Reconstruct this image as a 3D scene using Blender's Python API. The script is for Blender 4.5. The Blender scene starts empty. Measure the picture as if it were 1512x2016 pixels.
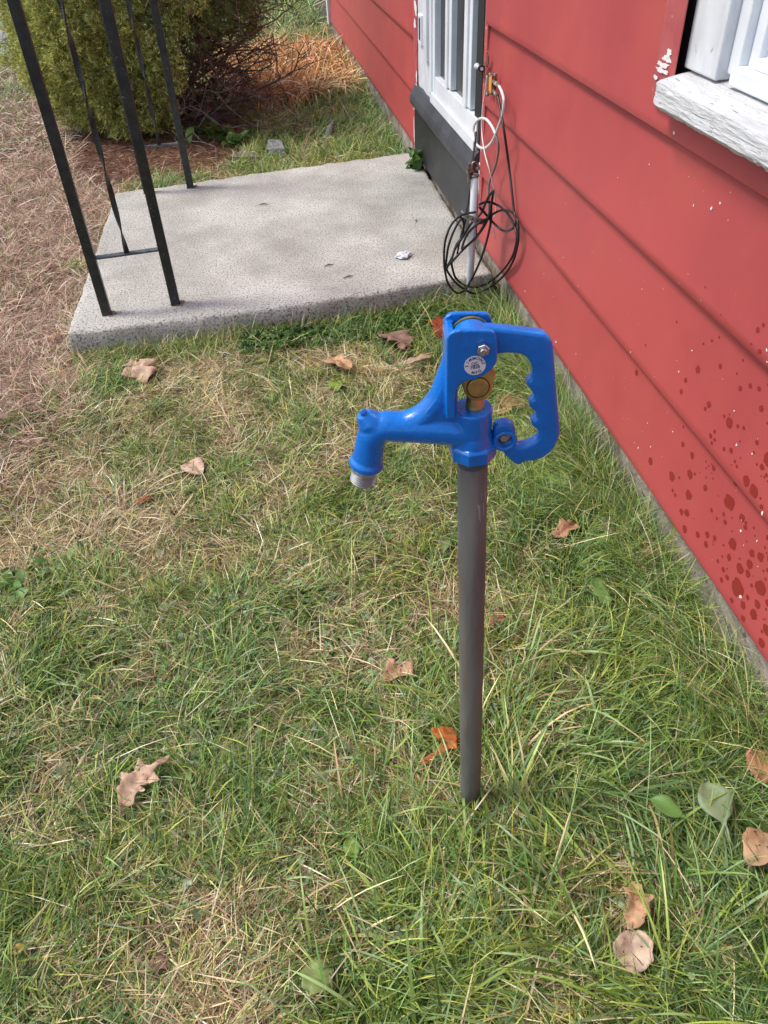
import bpy, bmesh, math, random
import numpy as np
from mathutils import Vector, Matrix, noise
random.seed(7); RG = np.random.default_rng(11)
sc = bpy.context.scene
C = sc.collection
R_ = math.radians
# ------------------------------------------------------------------ camera
F = 1515.0; CX, CY = 756.0, 1008.0
def nrm(v): v = np.array(v, float); return v/np.linalg.norm(v)
_down = nrm([94, 1751, F]); _Y = nrm([-329, -1293, F]); _Z = -_down
_Y = nrm(_Y-_Y.dot(_Z)*_Z); _X = np.cross(_Y, _Z)
ROT = np.array([_X, _Y, _Z])
CAM = -ROT@(1.322*np.array([(926-CX)/F, (1590-CY)/F, 1]))
cam = bpy.data.cameras.new('camera'); co = bpy.data.objects.new('camera', cam); C.objects.link(co); sc.camera = co
r_, u_, b_ = ROT@np.array([1, 0, 0]), ROT@np.array([0, -1, 0]), ROT@np.array([0, 0, -1])
co.matrix_world = Matrix(((r_[0], u_[0], b_[0], CAM[0]), (r_[1], u_[1], b_[1], CAM[1]), (r_[2], u_[2], b_[2], CAM[2]), (0, 0, 0, 1)))
cam.sensor_fit = 'VERTICAL'; cam.sensor_height = 24; cam.lens = 24*F/2016; cam.clip_end = 500; cam.clip_start = .02
sc.render.resolution_x = 768; sc.render.resolution_y = 1024
# ------------------------------------------------------------------ world, sun, exposure
w = bpy.data.worlds.new('World'); sc.world = w; w.use_nodes = True
nt = w.node_tree; sk = nt.nodes.new('ShaderNodeTexSky'); sk.sky_type = 'NISHITA'; sk.sun_disc = False
SUN_EL, SUN_AZ = 57, -78      # azimuth measured from +Y towards +X
sk.sun_elevation = R_(SUN_EL); sk.sun_rotation = R_(SUN_AZ); sk.air_density = 1.0; sk.dust_density = 2.5; sk.ozone_density = .6
nt.links.new(sk.outputs[0], nt.nodes['Background'].inputs[0]); nt.nodes['Background'].inputs[1].default_value = .13
sl = bpy.data.lights.new('sun', 'SUN'); sl.energy = 1.5; sl.angle = R_(15); sl.color = (1, .95, .87)
so = bpy.data.objects.new('sun', sl); C.objects.link(so)
_s = Vector((math.sin(R_(SUN_AZ))*math.cos(R_(SUN_EL)), math.cos(R_(SUN_AZ))*math.cos(R_(SUN_EL)), math.sin(R_(SUN_EL))))
so.rotation_euler = _s.to_track_quat('Z', 'Y').to_euler()
sc.view_settings.view_transform = 'Standard'; sc.view_settings.look = 'None'; sc.view_settings.exposure = 0.78
sc.view_settings.gamma = 1
# ------------------------------------------------------------------ pixel -> point helpers
def ray(px, py): return ROT@np.array([(px-CX)/F, (py-CY)/F, 1.])
def gnd(px, py, z=0.): r = ray(px, py); return CAM+(z-CAM[2])/r[2]*r
def onx(px, py, x): r = ray(px, py); return CAM+(x-CAM[0])/r[0]*r
def ony(px, py, y): r = ray(px, py); return CAM+(y-CAM[1])/r[1]*r
# ------------------------------------------------------------------ objects, tags
def tag(o, label=None, cat=None, group=None, kind=None):
    if label: o['label'] = label
    if cat: o['category'] = cat
    if group: o['group'] = group
    if kind: o['kind'] = kind
    return o
def empty(name, loc=(0, 0, 0)):
    o = bpy.data.objects.new(name, None); o.location = loc; o.empty_display_size = .05; C.objects.link(o); return o
def link(name, me, m=None, parent=None, smooth=False, bevel=0, segs=2):
    o = bpy.data.objects.new(name, me); C.objects.link(o)
    if m: me.materials.append(m)
    if parent:
        o.parent = parent; o.matrix_parent_inverse = Matrix.Translation(parent.location).inverted()
    if smooth:
        me.polygons.foreach_set('use_smooth', [True]*len(me.polygons))
    if bevel:
        b = o.modifiers.new('bevel', 'BEVEL'); b.width = bevel; b.segments = segs; b.limit_method = 'ANGLE'
    return o
def frombm(name, bm, m=None, parent=None, **k):
    bmesh.ops.recalc_face_normals(bm, faces=bm.faces)
    me = bpy.data.meshes.new(name); bm.to_mesh(me); bm.free(); return link(name, me, m, parent, **k)
def npmesh(name, V, faces4=None, faces3=None, col=None):
    """fast mesh from numpy: V (n,3), faces4 (a,4), faces3 (b,3), col (n,3)"""
    me = bpy.data.meshes.new(name)
    a = 0 if faces4 is None else len(faces4); b = 0 if faces3 is None else len(faces3)
    me.vertices.add(len(V)); me.vertices.foreach_set('co', np.asarray(V, np.float32).ravel())
    L = []; st = []
    if a: L.append(faces4.ravel()); st.append(np.arange(a)*4)
    if b: L.append(faces3.ravel()); st.append(a*4+np.arange(b)*3)
    L = np.concatenate(L).astype(np.int32); st = np.concatenate(st).astype(np.int32)
    me.loops.add(len(L)); me.loops.foreach_set('vertex_index', L)
    me.polygons.add(a+b); me.polygons.foreach_set('loop_start', st)
    if hasattr(me.polygons[0], 'loop_total'):
        try: me.polygons.foreach_set('loop_total', np.concatenate([np.full(a, 4), np.full(b, 3)]).astype(np.int32))
        except Exception: pass
    if col is not None:
        at = me.color_attributes.new('Col', 'FLOAT_COLOR', 'POINT')
        at.data.foreach_set('color', np.hstack([col, np.ones((len(col), 1))]).astype(np.float32).ravel())
    me.update(calc_edges=True); return me
def box(bm, lo, hi):
    x0, y0, z0 = lo; x1, y1, z1 = hi
    v = [bm.verts.new(p) for p in [(x0, y0, z0), (x1, y0, z0), (x1, y1, z0), (x0, y1, z0), (x0, y0, z1), (x1, y0, z1), (x1, y1, z1), (x0, y1, z1)]]
    for f in [(0, 3, 2, 1), (4, 5, 6, 7), (0, 1, 5, 4), (1, 2, 6, 5), (2, 3, 7, 6), (3, 0, 4, 7)]: bm.faces.new([v[i] for i in f])
def prism(bm, pts, vec):
    """polygon (3d points) extruded by vec"""
    vec = Vector(vec); a = [bm.verts.new(p) for p in pts]; b = [bm.verts.new(Vector(p)+vec) for p in pts]
    bm.faces.new(a); bm.faces.new(b[::-1]); n = len(pts)
    for i in range(n): bm.faces.new([a[i], a[(i+1) % n], b[(i+1) % n], b[i]])
def tube(bm, pts, rad, seg=10, closed=False, cap=True, squash=None):
    pts = [Vector(p) for p in pts]; n = len(pts)
    rad = rad if hasattr(rad, '__len__') else [rad]*n
    t0 = (pts[1]-pts[0]).normalized(); up = Vector((0, 0, 1)) if abs(t0.z) < .9 else Vector((0, 1, 0))
    nn = t0.cross(up).normalized(); rings = []
    for i, p in enumerate(pts):
        t = (pts[min(i+1, n-1)]-pts[max(i-1, 0)])
        if t.length < 1e-9: t = t0
        t = t.normalized(); nn = (nn-t*nn.dot(t)).normalized(); bb = t.cross(nn)
        rings.append([bm.verts.new(p+(nn*math.cos(2*math.pi*k/seg)+bb*math.sin(2*math.pi*k/seg))*rad[i]) for k in range(seg)])
    for a, b in zip(rings, rings[1:]):
        for k in range(seg): bm.faces.new([a[k], a[(k+1) % seg], b[(k+1) % seg], b[k]])
    if cap: bm.faces.new(rings[0][::-1]); bm.faces.new(rings[-1])
def lathe(bm, c, axis, prof, seg=32, phase=0.):
    """prof [(distance along axis, radius)]"""
    c = Vector(c); ax = Vector(axis).normalized(); s = ax.cross(Vector((0, 0, 1)))
    if s.length < .1: s = Vector((1, 0, 0)); s = (s-ax*s.dot(ax))
    s.normalize(); t = ax.cross(s); rings = []
    for d, r in prof:
        rings.append([bm.verts.new(c+ax*d+(s*math.cos(phase+2*math.pi*k/seg)+t*math.sin(phase+2*math.pi*k/seg))*max(r, 1e-5)) for k in range(seg)])
    for a, b in zip(rings, rings[1:]):
        for k in range(seg): bm.faces.new([a[k], a[(k+1) % seg], b[(k+1) % seg], b[k]])
    bm.faces.new(rings[0][::-1]); bm.faces.new(rings[-1])
def smooth_path(P, n=8):
    P = [np.array(p, float) for p in P]; P = [2*P[0]-P[1]]+P+[2*P[-1]-P[-2]]; out = []
    for i in range(1, len(P)-2):
        for k in range(n):
            t = k/n; a, b, c, d = P[i-1:i+3]
            out.append(.5*((2*b)+(c-a)*t+(2*a-5*b+4*c-d)*t*t+(3*b-a-3*c+d)*t**3))
    out.append(P[-2]); return out
# ------------------------------------------------------------------ numpy value noise
_T = RG.random((256, 256))
def vn(x, y, s, o=0):
    x = np.asarray(x)/s+o*17.3+1000; y = np.asarray(y)/s+o*9.7+1000
    xi = np.floor(x).astype(int); yi = np.floor(y).astype(int); fx = x-xi; fy = y-yi
    fx = fx*fx*(3-2*fx); fy = fy*fy*(3-2*fy); g = lambda a, b: _T[a % 256, b % 256]
    return (g(xi, yi)*(1-fx)+g(xi+1, yi)*fx)*(1-fy)+(g(xi, yi+1)*(1-fx)+g(xi+1, yi+1)*fx)*fy
def fbm(x, y, s, o=0): return .5*vn(x, y, s, o)+.3*vn(x, y, s/2.1, o+1)+.2*vn(x, y, s/4.3, o+2)
W = .555                                  # x of the siding's face
def gz(x, y):
    x = np.asarray(x, float); y = np.asarray(y, float)
    return (fbm(x, y, .45, 3)-.5)*.035+(vn(x, y, .07, 8)-.5)*.008
# ------------------------------------------------------------------ materials
def mat(name, col, rough=.6, metal=0., bump=0, bscale=60, spec=.5, coat=0, var=None, vscale=8, var2=None, v2scale=40, v2lo=.6, v2hi=.7, vlo=.4, vhi=.6, stretch=(1, 1, 1), rvar=0):
    m = bpy.data.materials.new(name); m.use_nodes = True; t = m.node_tree; N = t.nodes; L = t.links; p = N['Principled BSDF']
    p.inputs['Base Color'].default_value = (*col, 1); p.inputs['Roughness'].default_value = rough; p.inputs['Metallic'].default_value = metal
    p.inputs['Specular IOR Level'].default_value = spec; p.inputs['Coat Weight'].default_value = coat; p.inputs['Coat Roughness'].default_value = .12
    tc = N.new('ShaderNodeTexCoord'); mp = N.new('ShaderNodeMapping'); mp.inputs['Scale'].default_value = stretch
    L.new(tc.outputs['Object'], mp.inputs[0]); out = None
    def nz(s, d=6, r=.6):
        n = N.new('ShaderNodeTexNoise'); n.inputs['Scale'].default_value = s; n.inputs['Detail'].default_value = d; n.inputs['Roughness'].default_value = r
        L.new(mp.outputs[0], n.inputs[0]); return n
    def ramp(src, lo, hi):
        r = N.new('ShaderNodeMapRange'); r.inputs[1].default_value = lo; r.inputs[2].default_value = hi; L.new(src, r.inputs[0]); return r.outputs[0]
    def mix(fac, a, b):
        x = N.new('ShaderNodeMix'); x.data_type = 'RGBA'; L.new(fac, x.inputs[0])
        if isinstance(a, tuple): x.inputs[6].default_value = (*a, 1)
        else: L.new(a, x.inputs[6])
        x.inputs[7].default_value = (*b, 1); return x.outputs[2]
    c = col
    if var: c = mix(ramp(nz(vscale).outputs[0], vlo, vhi), c, var)
    if var2: c = mix(ramp(nz(v2scale, 3).outputs[0], v2lo, v2hi), c, var2)
    if not isinstance(c, tuple): L.new(c, p.inputs['Base Color'])
    if rvar:
        r = N.new('ShaderNodeMapRange'); r.inputs[1].default_value = .3; r.inputs[2].default_value = .7; r.inputs[3].default_value = rough-rvar; r.inputs[4].default_value = rough+rvar
        L.new(nz(vscale*2).outputs[0], r.inputs[0]); L.new(r.outputs[0], p.inputs['Roughness'])
    if bump:
        b = N.new('ShaderNodeBump'); b.inputs['Strength'].default_value = 1; b.inputs['Distance'].default_value = bump
        L.new(nz(bscale, 5, .65).outputs[0], b.inputs['Height']); L.new(b.outputs[0], p.inputs['Normal'])
    return m
def leafmat(name, trans=.35, rough=.5, spots=0):
    m = bpy.data.materials.new(name); m.use_nodes = True; t = m.node_tree; N = t.nodes; L = t.links; p = N['Principled BSDF']
    a = N.new('ShaderNodeAttribute'); a.attribute_name = 'Col'; src = a.outputs['Color']
    if spots:
        tc = N.new('ShaderNodeTexCoord'); n = N.new('ShaderNodeTexNoise'); n.inputs['Scale'].default_value = 160; n.inputs['Detail'].default_value = 3
        L.new(tc.outputs['Object'], n.inputs[0]); r = N.new('ShaderNodeMapRange'); r.inputs[1].default_value = .63; r.inputs[2].default_value = .7; L.new(n.outputs[0], r.inputs[0])
        x = N.new('ShaderNodeMix'); x.data_type = 'RGBA'; L.new(r.outputs[0], x.inputs[0]); L.new(src, x.inputs[6]); x.inputs[7].default_value = (.1, .035, .02, 1)
        n2 = N.new('ShaderNodeTexNoise'); n2.inputs['Scale'].default_value = 45; L.new(tc.outputs['Object'], n2.inputs[0])
        r2 = N.new('ShaderNodeMapRange'); r2.inputs[1].default_value = .3; r2.inputs[2].default_value = .7; r2.inputs[3].default_value = .65; r2.inputs[4].default_value = 1.2; L.new(n2.outputs[0], r2.inputs[0])
        y = N.new('ShaderNodeMix'); y.data_type = 'RGBA'; y.blend_type = 'MULTIPLY'; y.inputs[0].default_value = 1; L.new(x.outputs[2], y.inputs[6]); L.new(r2.outputs[0], y.inputs[7]); src = y.outputs[2]
        b = N.new('ShaderNodeBump'); b.inputs['Distance'].default_value = .0015; L.new(n2.outputs[0], b.inputs['Height']); L.new(b.outputs[0], p.inputs['Normal'])
    L.new(src, p.inputs['Base Color']); p.inputs['Roughness'].default_value = rough; p.inputs['Specular IOR Level'].default_value = .4
    tr = N.new('ShaderNodeBsdfTranslucent'); L.new(src, tr.inputs[0]); mx = N.new('ShaderNodeMixShader'); mx.inputs[0].default_value = trans
    L.new(p.outputs[0], mx.inputs[1]); L.new(tr.outputs[0], mx.inputs[2]); L.new(mx.outputs[0], N['Material Output'].inputs[0]); return m
RED = (.40, .066, .068)
M = dict(
 red=mat('red_siding_paint', RED, .5, var=(.45, .076, .074), vscale=1.6, rvar=.06, var2=(.46, .088, .076), v2scale=5, v2lo=.45, v2hi=.8, bump=.0006, bscale=9, spec=.35),
 redtrim=mat('red_trim_paint', (.40, .075, .08), .55, var=(.46, .10, .10), vscale=14, var2=(.75, .7, .7), v2scale=38, v2lo=.70, v2hi=.72, bump=.0008, bscale=70),
 wet=mat('wet_red_paint', (.27, .028, .025), .25),
 chip=mat('white_paint_chip', (.8, .76, .74), .6),
 white=mat('old_white_paint', (.68, .705, .73), .6, var=(.58, .60, .62), vscale=18, var2=(.40, .37, .34), v2scale=55, v2lo=.66, v2hi=.72, bump=.0012, bscale=90, stretch=(1, 1, .5)),
 whitec=mat('clean_white_frame', (.76, .79, .82), .45, var=(.68, .71, .74), vscale=8),
 weath=mat('weathered_white_wood', (.64, .65, .66), .7, var=(.52, .515, .51), vscale=26, vlo=.46, vhi=.66, var2=(.24, .20, .18), v2scale=95, v2lo=.64, v2hi=.69, bump=.004, bscale=80, stretch=(3, .35, 3)),
 black=mat('black_painted_wood', (.015, .017, .021), .45, var=(.026, .029, .034), vscale=12, var2=(.25, .25, .25), v2scale=95, v2lo=.72, v2hi=.74, bump=.0008, bscale=40),
 sillb=mat('dark_grey_sill_paint', (.060, .063, .073), .5, var=(.042, .044, .052), vscale=9, var2=(.4, .4, .4), v2scale=110, v2lo=.70, v2hi=.73, bump=.0008, bscale=40),
 gap=mat('dark_gap', (.012, .012, .012), .8),
 pane=mat('dark_glass', (.03, .032, .032), .25, spec=.25, var=(.055, .06, .055), vscale=5),
 lpane=mat('sky_reflection_glass', (.50, .53, .62), .12, spec=.5),  # pale lavender base stands in for sky reflected in the pane
 found=mat('rough_foundation_concrete', (.40, .35, .30), .9, var=(.20, .16, .125), vscale=9, var2=(.14, .12, .09), v2scale=30, v2lo=.58, v2hi=.68, bump=.01, bscale=28),
 conc=mat('weathered_concrete', (.39, .375, .33), .9, var=(.64, .625, .57), vscale=3.6, var2=(.19, .18, .155), v2scale=150, v2lo=.52, v2hi=.62, vlo=.34, vhi=.64, bump=.006, bscale=170),
 blue=mat('blue_enamel', (.0, .165, .62), .30, spec=.4, coat=.5, bump=.0008, bscale=110, rvar=.06, vscale=30, var=(.0, .14, .53), var2=(.10, .25, .55), v2scale=75, v2lo=.70, v2hi=.74),
 galv=mat('dull_steel_pipe', (.18, .175, .155), .62, metal=0., var=(.13, .125, .11), spec=.3, vscale=22, var2=(.16, .12, .09), v2scale=42, v2lo=.58, v2hi=.70, bump=.0008, bscale=150, stretch=(1, 1, .18), rvar=.12),
 brass=mat('machined_brass', (.62, .46, .17), .38, metal=.75, var=(.36, .25, .08), vscale=40),
 steel=mat('stainless_steel', (.62, .61, .58), .22, metal=1.),
 zinc=mat('zinc_thread', (.42, .43, .44), .4, metal=.6),
 sticker=mat('white_sticker', (.72, .74, .78), .4, var=(.6, .62, .68), vscale=90),
 ink=mat('dark_print', (.03, .04, .09), .5),
 iron=mat('black_painted_iron', (.014, .017, .017), .38, var=(.03, .034, .034), vscale=40, var2=(.16, .18, .18), v2scale=130, v2lo=.67, v2hi=.72, bump=.0006, bscale=120),
 sheen=mat('sheen_iron', (.13, .14, .15), .45, var=(.05, .055, .06), vscale=60),  # same iron in paler grey: light reflected off the crossbars, put into the colour
 rust=mat('rust_stain', (.20, .10, .055), .9, var=(.36, .28, .21), vscale=60),
 conduit=mat('grey_white_pipe', (.64, .66, .70), .45, var=(.52, .54, .57), vscale=30, var2=(.25, .25, .26), v2scale=80, v2lo=.68, v2hi=.74, stretch=(1, 1, .4)),
 cable=mat('black_cable_jacket', (.014, .013, .013), .38),
 wcable=mat('white_cable_jacket', (.72, .72, .72), .4),
 gcable=mat('grey_cable_jacket', (.20, .19, .19), .4),
 fit=mat('tarnished_fitting', (.42, .39, .34), .4, metal=.8, var=(.2, .16, .11), vscale=120),
 orange=mat('orange_tag', (.75, .34, .04), .5),
 soil=mat('soil_and_thatch', (.085, .065, .04), .95, var=(.04, .03, .02), vscale=14, var2=(.20, .155, .09), v2scale=120, v2lo=.5, v2hi=.62, bump=.012, bscale=50),
 needle=mat('brown_needle_litter', (.20, .095, .058), .95, var=(.13, .06, .038), vscale=8, var2=(.30, .17, .11), v2scale=150, v2lo=.5, v2hi=.6, bump=.01, bscale=90),
 asphalt=mat('pale_asphalt', (.30, .31, .33), .9, var=(.36, .37, .39), vscale=3, bump=.004, bscale=120),
 bark=mat('dark_bark', (.10, .078, .060), .85, var=(.19, .15, .12), vscale=30, bump=.003, bscale=80),
 twig=mat('dry_twig', (.26, .19, .14), .85),
 slate=mat('grey_slate', (.17, .18, .20), .7, var=(.26, .27, .28), vscale=20, bump=.003, bscale=50),
 slateb=mat('brown_stone', (.16, .135, .115), .85, var=(.24, .21, .18), vscale=16, bump=.003, bscale=50),
 plast=mat('crumpled_clear_plastic', (.68, .70, .74), .25, bump=.003, bscale=120),
 grass=leafmat('grass_blades', .16, .38), leaf=leafmat('fallen_leaf', .15, .6, spots=1), green=leafmat('weed_leaf', .3, .42),
 needles=leafmat('conifer_needles', .25, .55))
# ================================================================== SETTING
# ground: one sheet to the horizon, finer near the camera
def ground():
    xs = np.unique(np.concatenate([-np.geomspace(3, 150, 22), np.arange(-3, 1.2, .05), np.geomspace(1.2, 150, 20)]))
    ys = np.unique(np.concatenate([-np.geomspace(1, 60, 12), np.arange(-1, 6, .05), np.arange(6, 12, .3), np.geomspace(12, 250, 20)]))
    X, Y = np.meshgrid(xs, ys, indexing='ij'); Z = gz(X, Y)
    V = np.stack([X.ravel(), Y.ravel(), Z.ravel()-.004], 1); n = len(ys)
    i, j = np.meshgrid(np.arange(len(xs)-1), np.arange(n-1), indexing='ij'); a = (i*n+j).ravel()
    me = npmesh('ground', V, np.stack([a, a+n, a+n+1, a+1], 1)); tag(link('ground', me, M['soil'], smooth=True), kind='structure')
ground()
# road strip beyond the bush
a0, a1 = gnd(0, 124), gnd(470, 6); d = nrm([a1[0]-a0[0], a1[1]-a0[1], 0]); pn = np.array([-d[1], d[0], 0])
if pn[1] < 0: pn = -pn
wd = abs((gnd(0, 43)-a0).dot(pn))
bm = bmesh.new(); prism(bm, [tuple((a0-d*25+np.array([0, 0, .018]))*np.array([1, 1, 1])), tuple(a0+d*30+np.array([0, 0, .018])), tuple(a0+d*30+pn*wd+np.array([0, 0, .018])), tuple(a0-d*25+pn*wd+np.array([0, 0, .018]))], (0, 0, .02))
tag(frombm('road', bm, M['asphalt']), kind='structure')
# brown needle litter bed under the bush (a low mound laid on the lawn)
BUSH = gnd(292, 248); BUSH[2] = 0
def bed(name, pxs, m, h=.02):
    P = [gnd(*p) for p in pxs]; c = sum(P)/len(P); V = [c+np.array([0, 0, h])]; n = 48; F3 = []
    Q = smooth_path(P+[P[0]], 8)[:-1]; n = len(Q)
    for k in range(1, 9):
        for q in Q:
            p = c+(q-c)*k/8*(1+.0*k); p[2] = float(gz(p[0], p[1]))+h*(1-(k/8)**4)+random.uniform(0, .004)-(.012 if k == 8 else 0); V.append(p)
    V = np.array(V); V[0, 2] = float(gz(c[0], c[1]))+h; F4 = []
    for i in range(n): F3.append((0, 1+i, 1+(i+1) % n))
    for k in range(7):
        for i in range(n): a = 1+k*n+i; b = 1+k*n+(i+1) % n; F4.append((a, a+n, b+n, b))
    me = npmesh(name, V, np.array(F4), np.array(F3)); return tag(link(name, me, m, smooth=True), kind='structure')
BEDPX = [(150, 330), (160, 240), (250, 190), (380, 200), (470, 235), (505, 275), (470, 330), (420, 350), (330, 360), (238, 372), (180, 372)]
bed('needle_litter_bed', BEDPX, M['needle'])
BEDW = np.array([gnd(*p)[:2] for p in BEDPX])
def inpoly(x, y, P):
    r = np.zeros(len(x), bool); j = len(P)-1
    for i in range(len(P)):
        c = ((P[i][1] > y) != (P[j][1] > y)) & (x < (P[j][0]-P[i][0])*(y-P[i][1])/(P[j][1]-P[i][1]+1e-12)+P[i][0]); r ^= c; j = i
    return r
# concrete slab
SZ = .10
SL = [gnd(131, 655, SZ), gnd(968, 537, SZ), gnd(814, 298, SZ), gnd(227, 379, SZ)]   # near-left, near-right, far-right, far-left
def slab():
    n, m = 90, 90; V = []
    prof = [(.0, -.16), (.0, -.09), (.0, -.06), (.0, -.035), (.0, -.012), (.004, -.004), (.012, -.001), (.03, 0)]
    A, B, Cc, D = SL; wl = np.linalg.norm(B-A); hl = np.linalg.norm(D-A)
    us = [0]*4; U = [p[0]/wl for p in prof]+list(np.linspace(.04, .96, n))+[1-p[0]/wl for p in prof[::-1]]
    Vv = [p[0]/hl for p in prof]+list(np.linspace(.04, .96, m))+[1-p[0]/hl for p in prof[::-1]]
    zu = [p[1] for p in prof]+[0]*n+[p[1] for p in prof[::-1]]; nu, nv = len(U), len(Vv)
    for i in range(nu):
        for j in range(nv):
            u, v = U[i], Vv[j]; p = A*(1-u)*(1-v)+B*u*(1-v)+Cc*u*v+D*(1-u)*v
            z = min(zu[i], zu[j]); edge = min(u*wl, (1-u)*wl, v*hl, (1-v)*hl)
            q = p+np.array([0, 0, z]); k = .006 if edge < .02 else (.003 if edge < .05 else .001)
            nn = noise.noise_vector(Vector(p)*14+Vector((0, 0, z*20)))+noise.noise_vector(Vector(p)*50+Vector((0, 0, z*60)))*.6; s = np.array([nn.x, nn.y, nn.z*.7])*k
            if z < -.1: s *= 0
            # rounded near-left / near-right corners, slightly bowed near edge
            bow = math.sin(math.pi*u)*.03*(1-v)**3; q = q+s-nrm(D-A)*bow; V.append(q)
    F4 = [(i*nv+j, (i+1)*nv+j, (i+1)*nv+j+1, i*nv+j+1) for i in range(nu-1) for j in range(nv-1)]
    o = link('concrete_slab', npmesh('concrete_slab', np.array(V), np.array(F4)), M['conc'], smooth=True)
    tag(o, 'weathered grey concrete step slab on the ground below the door', 'concrete slab')
slab()
SLW = np.array([p[:2] for p in SL])
# dirt between slab and wall
bm = bmesh.new(); NQ = 40
pa = [(SL[1]*(1-t)+SL[2]*t) for t in np.linspace(-.02, 1.05, NQ)]
vv = []
for k, p in enumerate(pa):
    xx = np.linspace(p[0]-.01, W+.035, 6)
    vv.append([bm.verts.new((x, p[1], .062+random.uniform(-.012, .012))) for x in xx])
for a, b in zip(vv, vv[1:]):
    for i in range(5): bm.faces.new([a[i], a[i+1], b[i+1], b[i]])
tag(frombm('dirt_strip', bm, M['soil'], smooth=True), kind='structure')
# ================================================================== HOUSE
house = empty('house', (W+2, 3, 0)); tag(house, 'red clapboard house wall with white trimmed door and window along the right', 'house')
EXP = .2265; ZB = .141; DY0, DY1 = 2.125, 3.285; WY = .80; WZ = .915
def wave(y, i): return noise.noise(Vector((y*1.3, i*3.1, 0)))*.0022
bm = bmesh.new()
def course(i, y0, y1, ztop=None, zlow=None, caps=(1, 1)):
    zb = ZB+EXP*i; zt = zb+EXP+.012; xo, xi = W, W+.017
    f = lambda z: xo+(xi-xo)*(z-zb)/(zt-zb)
    za = zb if zlow is None else zlow; zc = zt if ztop is None else ztop
    n = max(2, int((y1-y0)/.15)); rows = []
    for k in range(n+1):
        y = y0+(y1-y0)*k/n; wv = wave(y, i)
        pr = [(xi+.004, za), (f(za)+.0005, za), (f(za)-.0012+wv, za+.0025)]+[(f(zz)+wv, zz) for zz in (za+.018, za+(zc-za)*.5, zc)]
        rows.append([bm.verts.new((x, y, z)) for x, z in pr])
    for a, b in zip(rows, rows[1:]):
        for j in range(len(a)-1): bm.faces.new([a[j], a[j+1], b[j+1], b[j]])
    for r in [q for q, c_ in zip((rows[0], rows[-1]), caps) if c_]:     # end caps give the lap its thickness
        e = bm.verts.new((xi+.004, r[0].co.y, zc)); bm.faces.new(r+[e])
NC = 11
for i in range(NC):
    zb = ZB+EXP*i; zt = zb+EXP
    course(i, 3.29, 7.03)
    if zb > 2.2: course(i, 2.10, 3.29)
    if zt <= WZ or zb > 2.2: course(i, -2.5, 2.10)
    else:
        lo = zb < WZ; course(i, .86, 2.10, caps=(not lo, 1)); course(i, -2.5, -.42, caps=(1, not lo))
        if lo: course(i, -.42, .86, ztop=WZ-.01, caps=(0, 0))
frombm('siding', bm, M['red'], house, smooth=True)
bm = bmesh.new(); box(bm, (W+.10, -2.48, .16), (W+4, 7.0, 2.6)); frombm('wall_core', bm, M['gap'], house)
# gable roof well above the frame
bm = bmesh.new(); prism(bm, [(W-.02, -2.6, 2.62), (W+4.1, -2.6, 2.62), (W+2.04, -2.6, 3.7)], (0, 9.75, 0)); frombm('roof', bm, mat('dark_shingle', (.06, .06, .065), .9, bump=.01, bscale=30), house)
# foundation
bm = bmesh.new(); ysf = np.arange(-2.5, 7.02, .04); rows = []
for y in ysf:
    rows.append([bm.verts.new((W+.022+.016*noise.noise(Vector((y*5, z*9, 2)))+.008*noise.noise(Vector((y*19, z*25, 5))), y, z)) for z in (-.1, -.02, .02, .05, .08, .11, .14, .17)]+[bm.verts.new((W+.2, y, .17))])
for a, b in zip(rows, rows[1:]):
    for j in range(len(a)-1): bm.faces.new([a[j], a[j+1], b[j+1], b[j]])
frombm('foundation', bm, M['found'], house, smooth=True)
bm = bmesh.new(); box(bm, (W-.018, 7.03, .12), (W+.09, 7.12, 2.6)); frombm('corner_board', bm, M['white'], house, bevel=.003)
# red boards either side of the door opening
def board(name, lo, hi, m, parent, bv=.002):
    b = bmesh.new(); box(b, lo, hi); return frombm(name, b, m, parent, bevel=bv)
bm = bmesh.new()                                   # far red board with a ragged peeled edge
zs = np.arange(.14, 2.2, .012); r0 = []
for z in zs:
    e = 3.205+.012*noise.noise(Vector((0, z*16, 3)))+.008*noise.noise(Vector((0, z*60, 3)))
    r0.append([bm.verts.new(p) for p in [(W+.03, 3.29, z), (W-.004, 3.29, z), (W-.004, e, z), (W+.03, e, z)]])
for a, b in zip(r0, r0[1:]):
    for j in range(3): bm.faces.new([a[j], a[j+1], b[j+1], b[j]])
frombm('red_trim_board', bm, M['redtrim'], house)
board('red_trim_board', (W+.006, 2.10, .145), (W+.05, 2.135, 2.2), M['redtrim'], house)
# ---- door and its frame
door = empty('door', (W, 2.6, .4)); door.parent = house; door.matrix_parent_inverse = Matrix.Translation(house.location).inverted(); 
door['label'] = 'white door frame with two dark tall panes above a black sill'
def dpart(name, lo, hi, m, bv=.0025): return board(name, lo, hi, m, door, bv)
zt = 2.2
bm = bmesh.new(); r0 = []                          # old peeling white casing, ragged foot
for z in np.arange(.37, zt, .02):
    dz = .012*noise.noise(Vector((z*30, 1, 1)))
    ys = [3.225+dz, 3.19, 3.10, 3.02, 2.93]
    r0.append([bm.verts.new((W+.0+.004*((i+1) % 2), y, max(z, .37+.09*(.5+.5*noise.noise(Vector((y*18, 4, 4))))))) for i, y in enumerate(ys)]+[bm.verts.new((W+.05, 2.93, z))])
for a, b in zip(r0, r0[1:]):
    for j in range(5): bm.faces.new([a[j], a[j+1], b[j+1], b[j]])
frombm('casing', bm, M['white'], door)
dpart('casing_strip', (W-.014, 2.955, .56), (W+.002, 3.02, zt), M['white'])
dpart('strike_plate', (W-.010, 3.09, .60), (W+.004, 3.15, .71), M['whitec'])
dpart('strike_slot', (W-.0125, 3.10, .62), (W-.008, 3.12, .70), M['gap'], 0)
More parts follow.
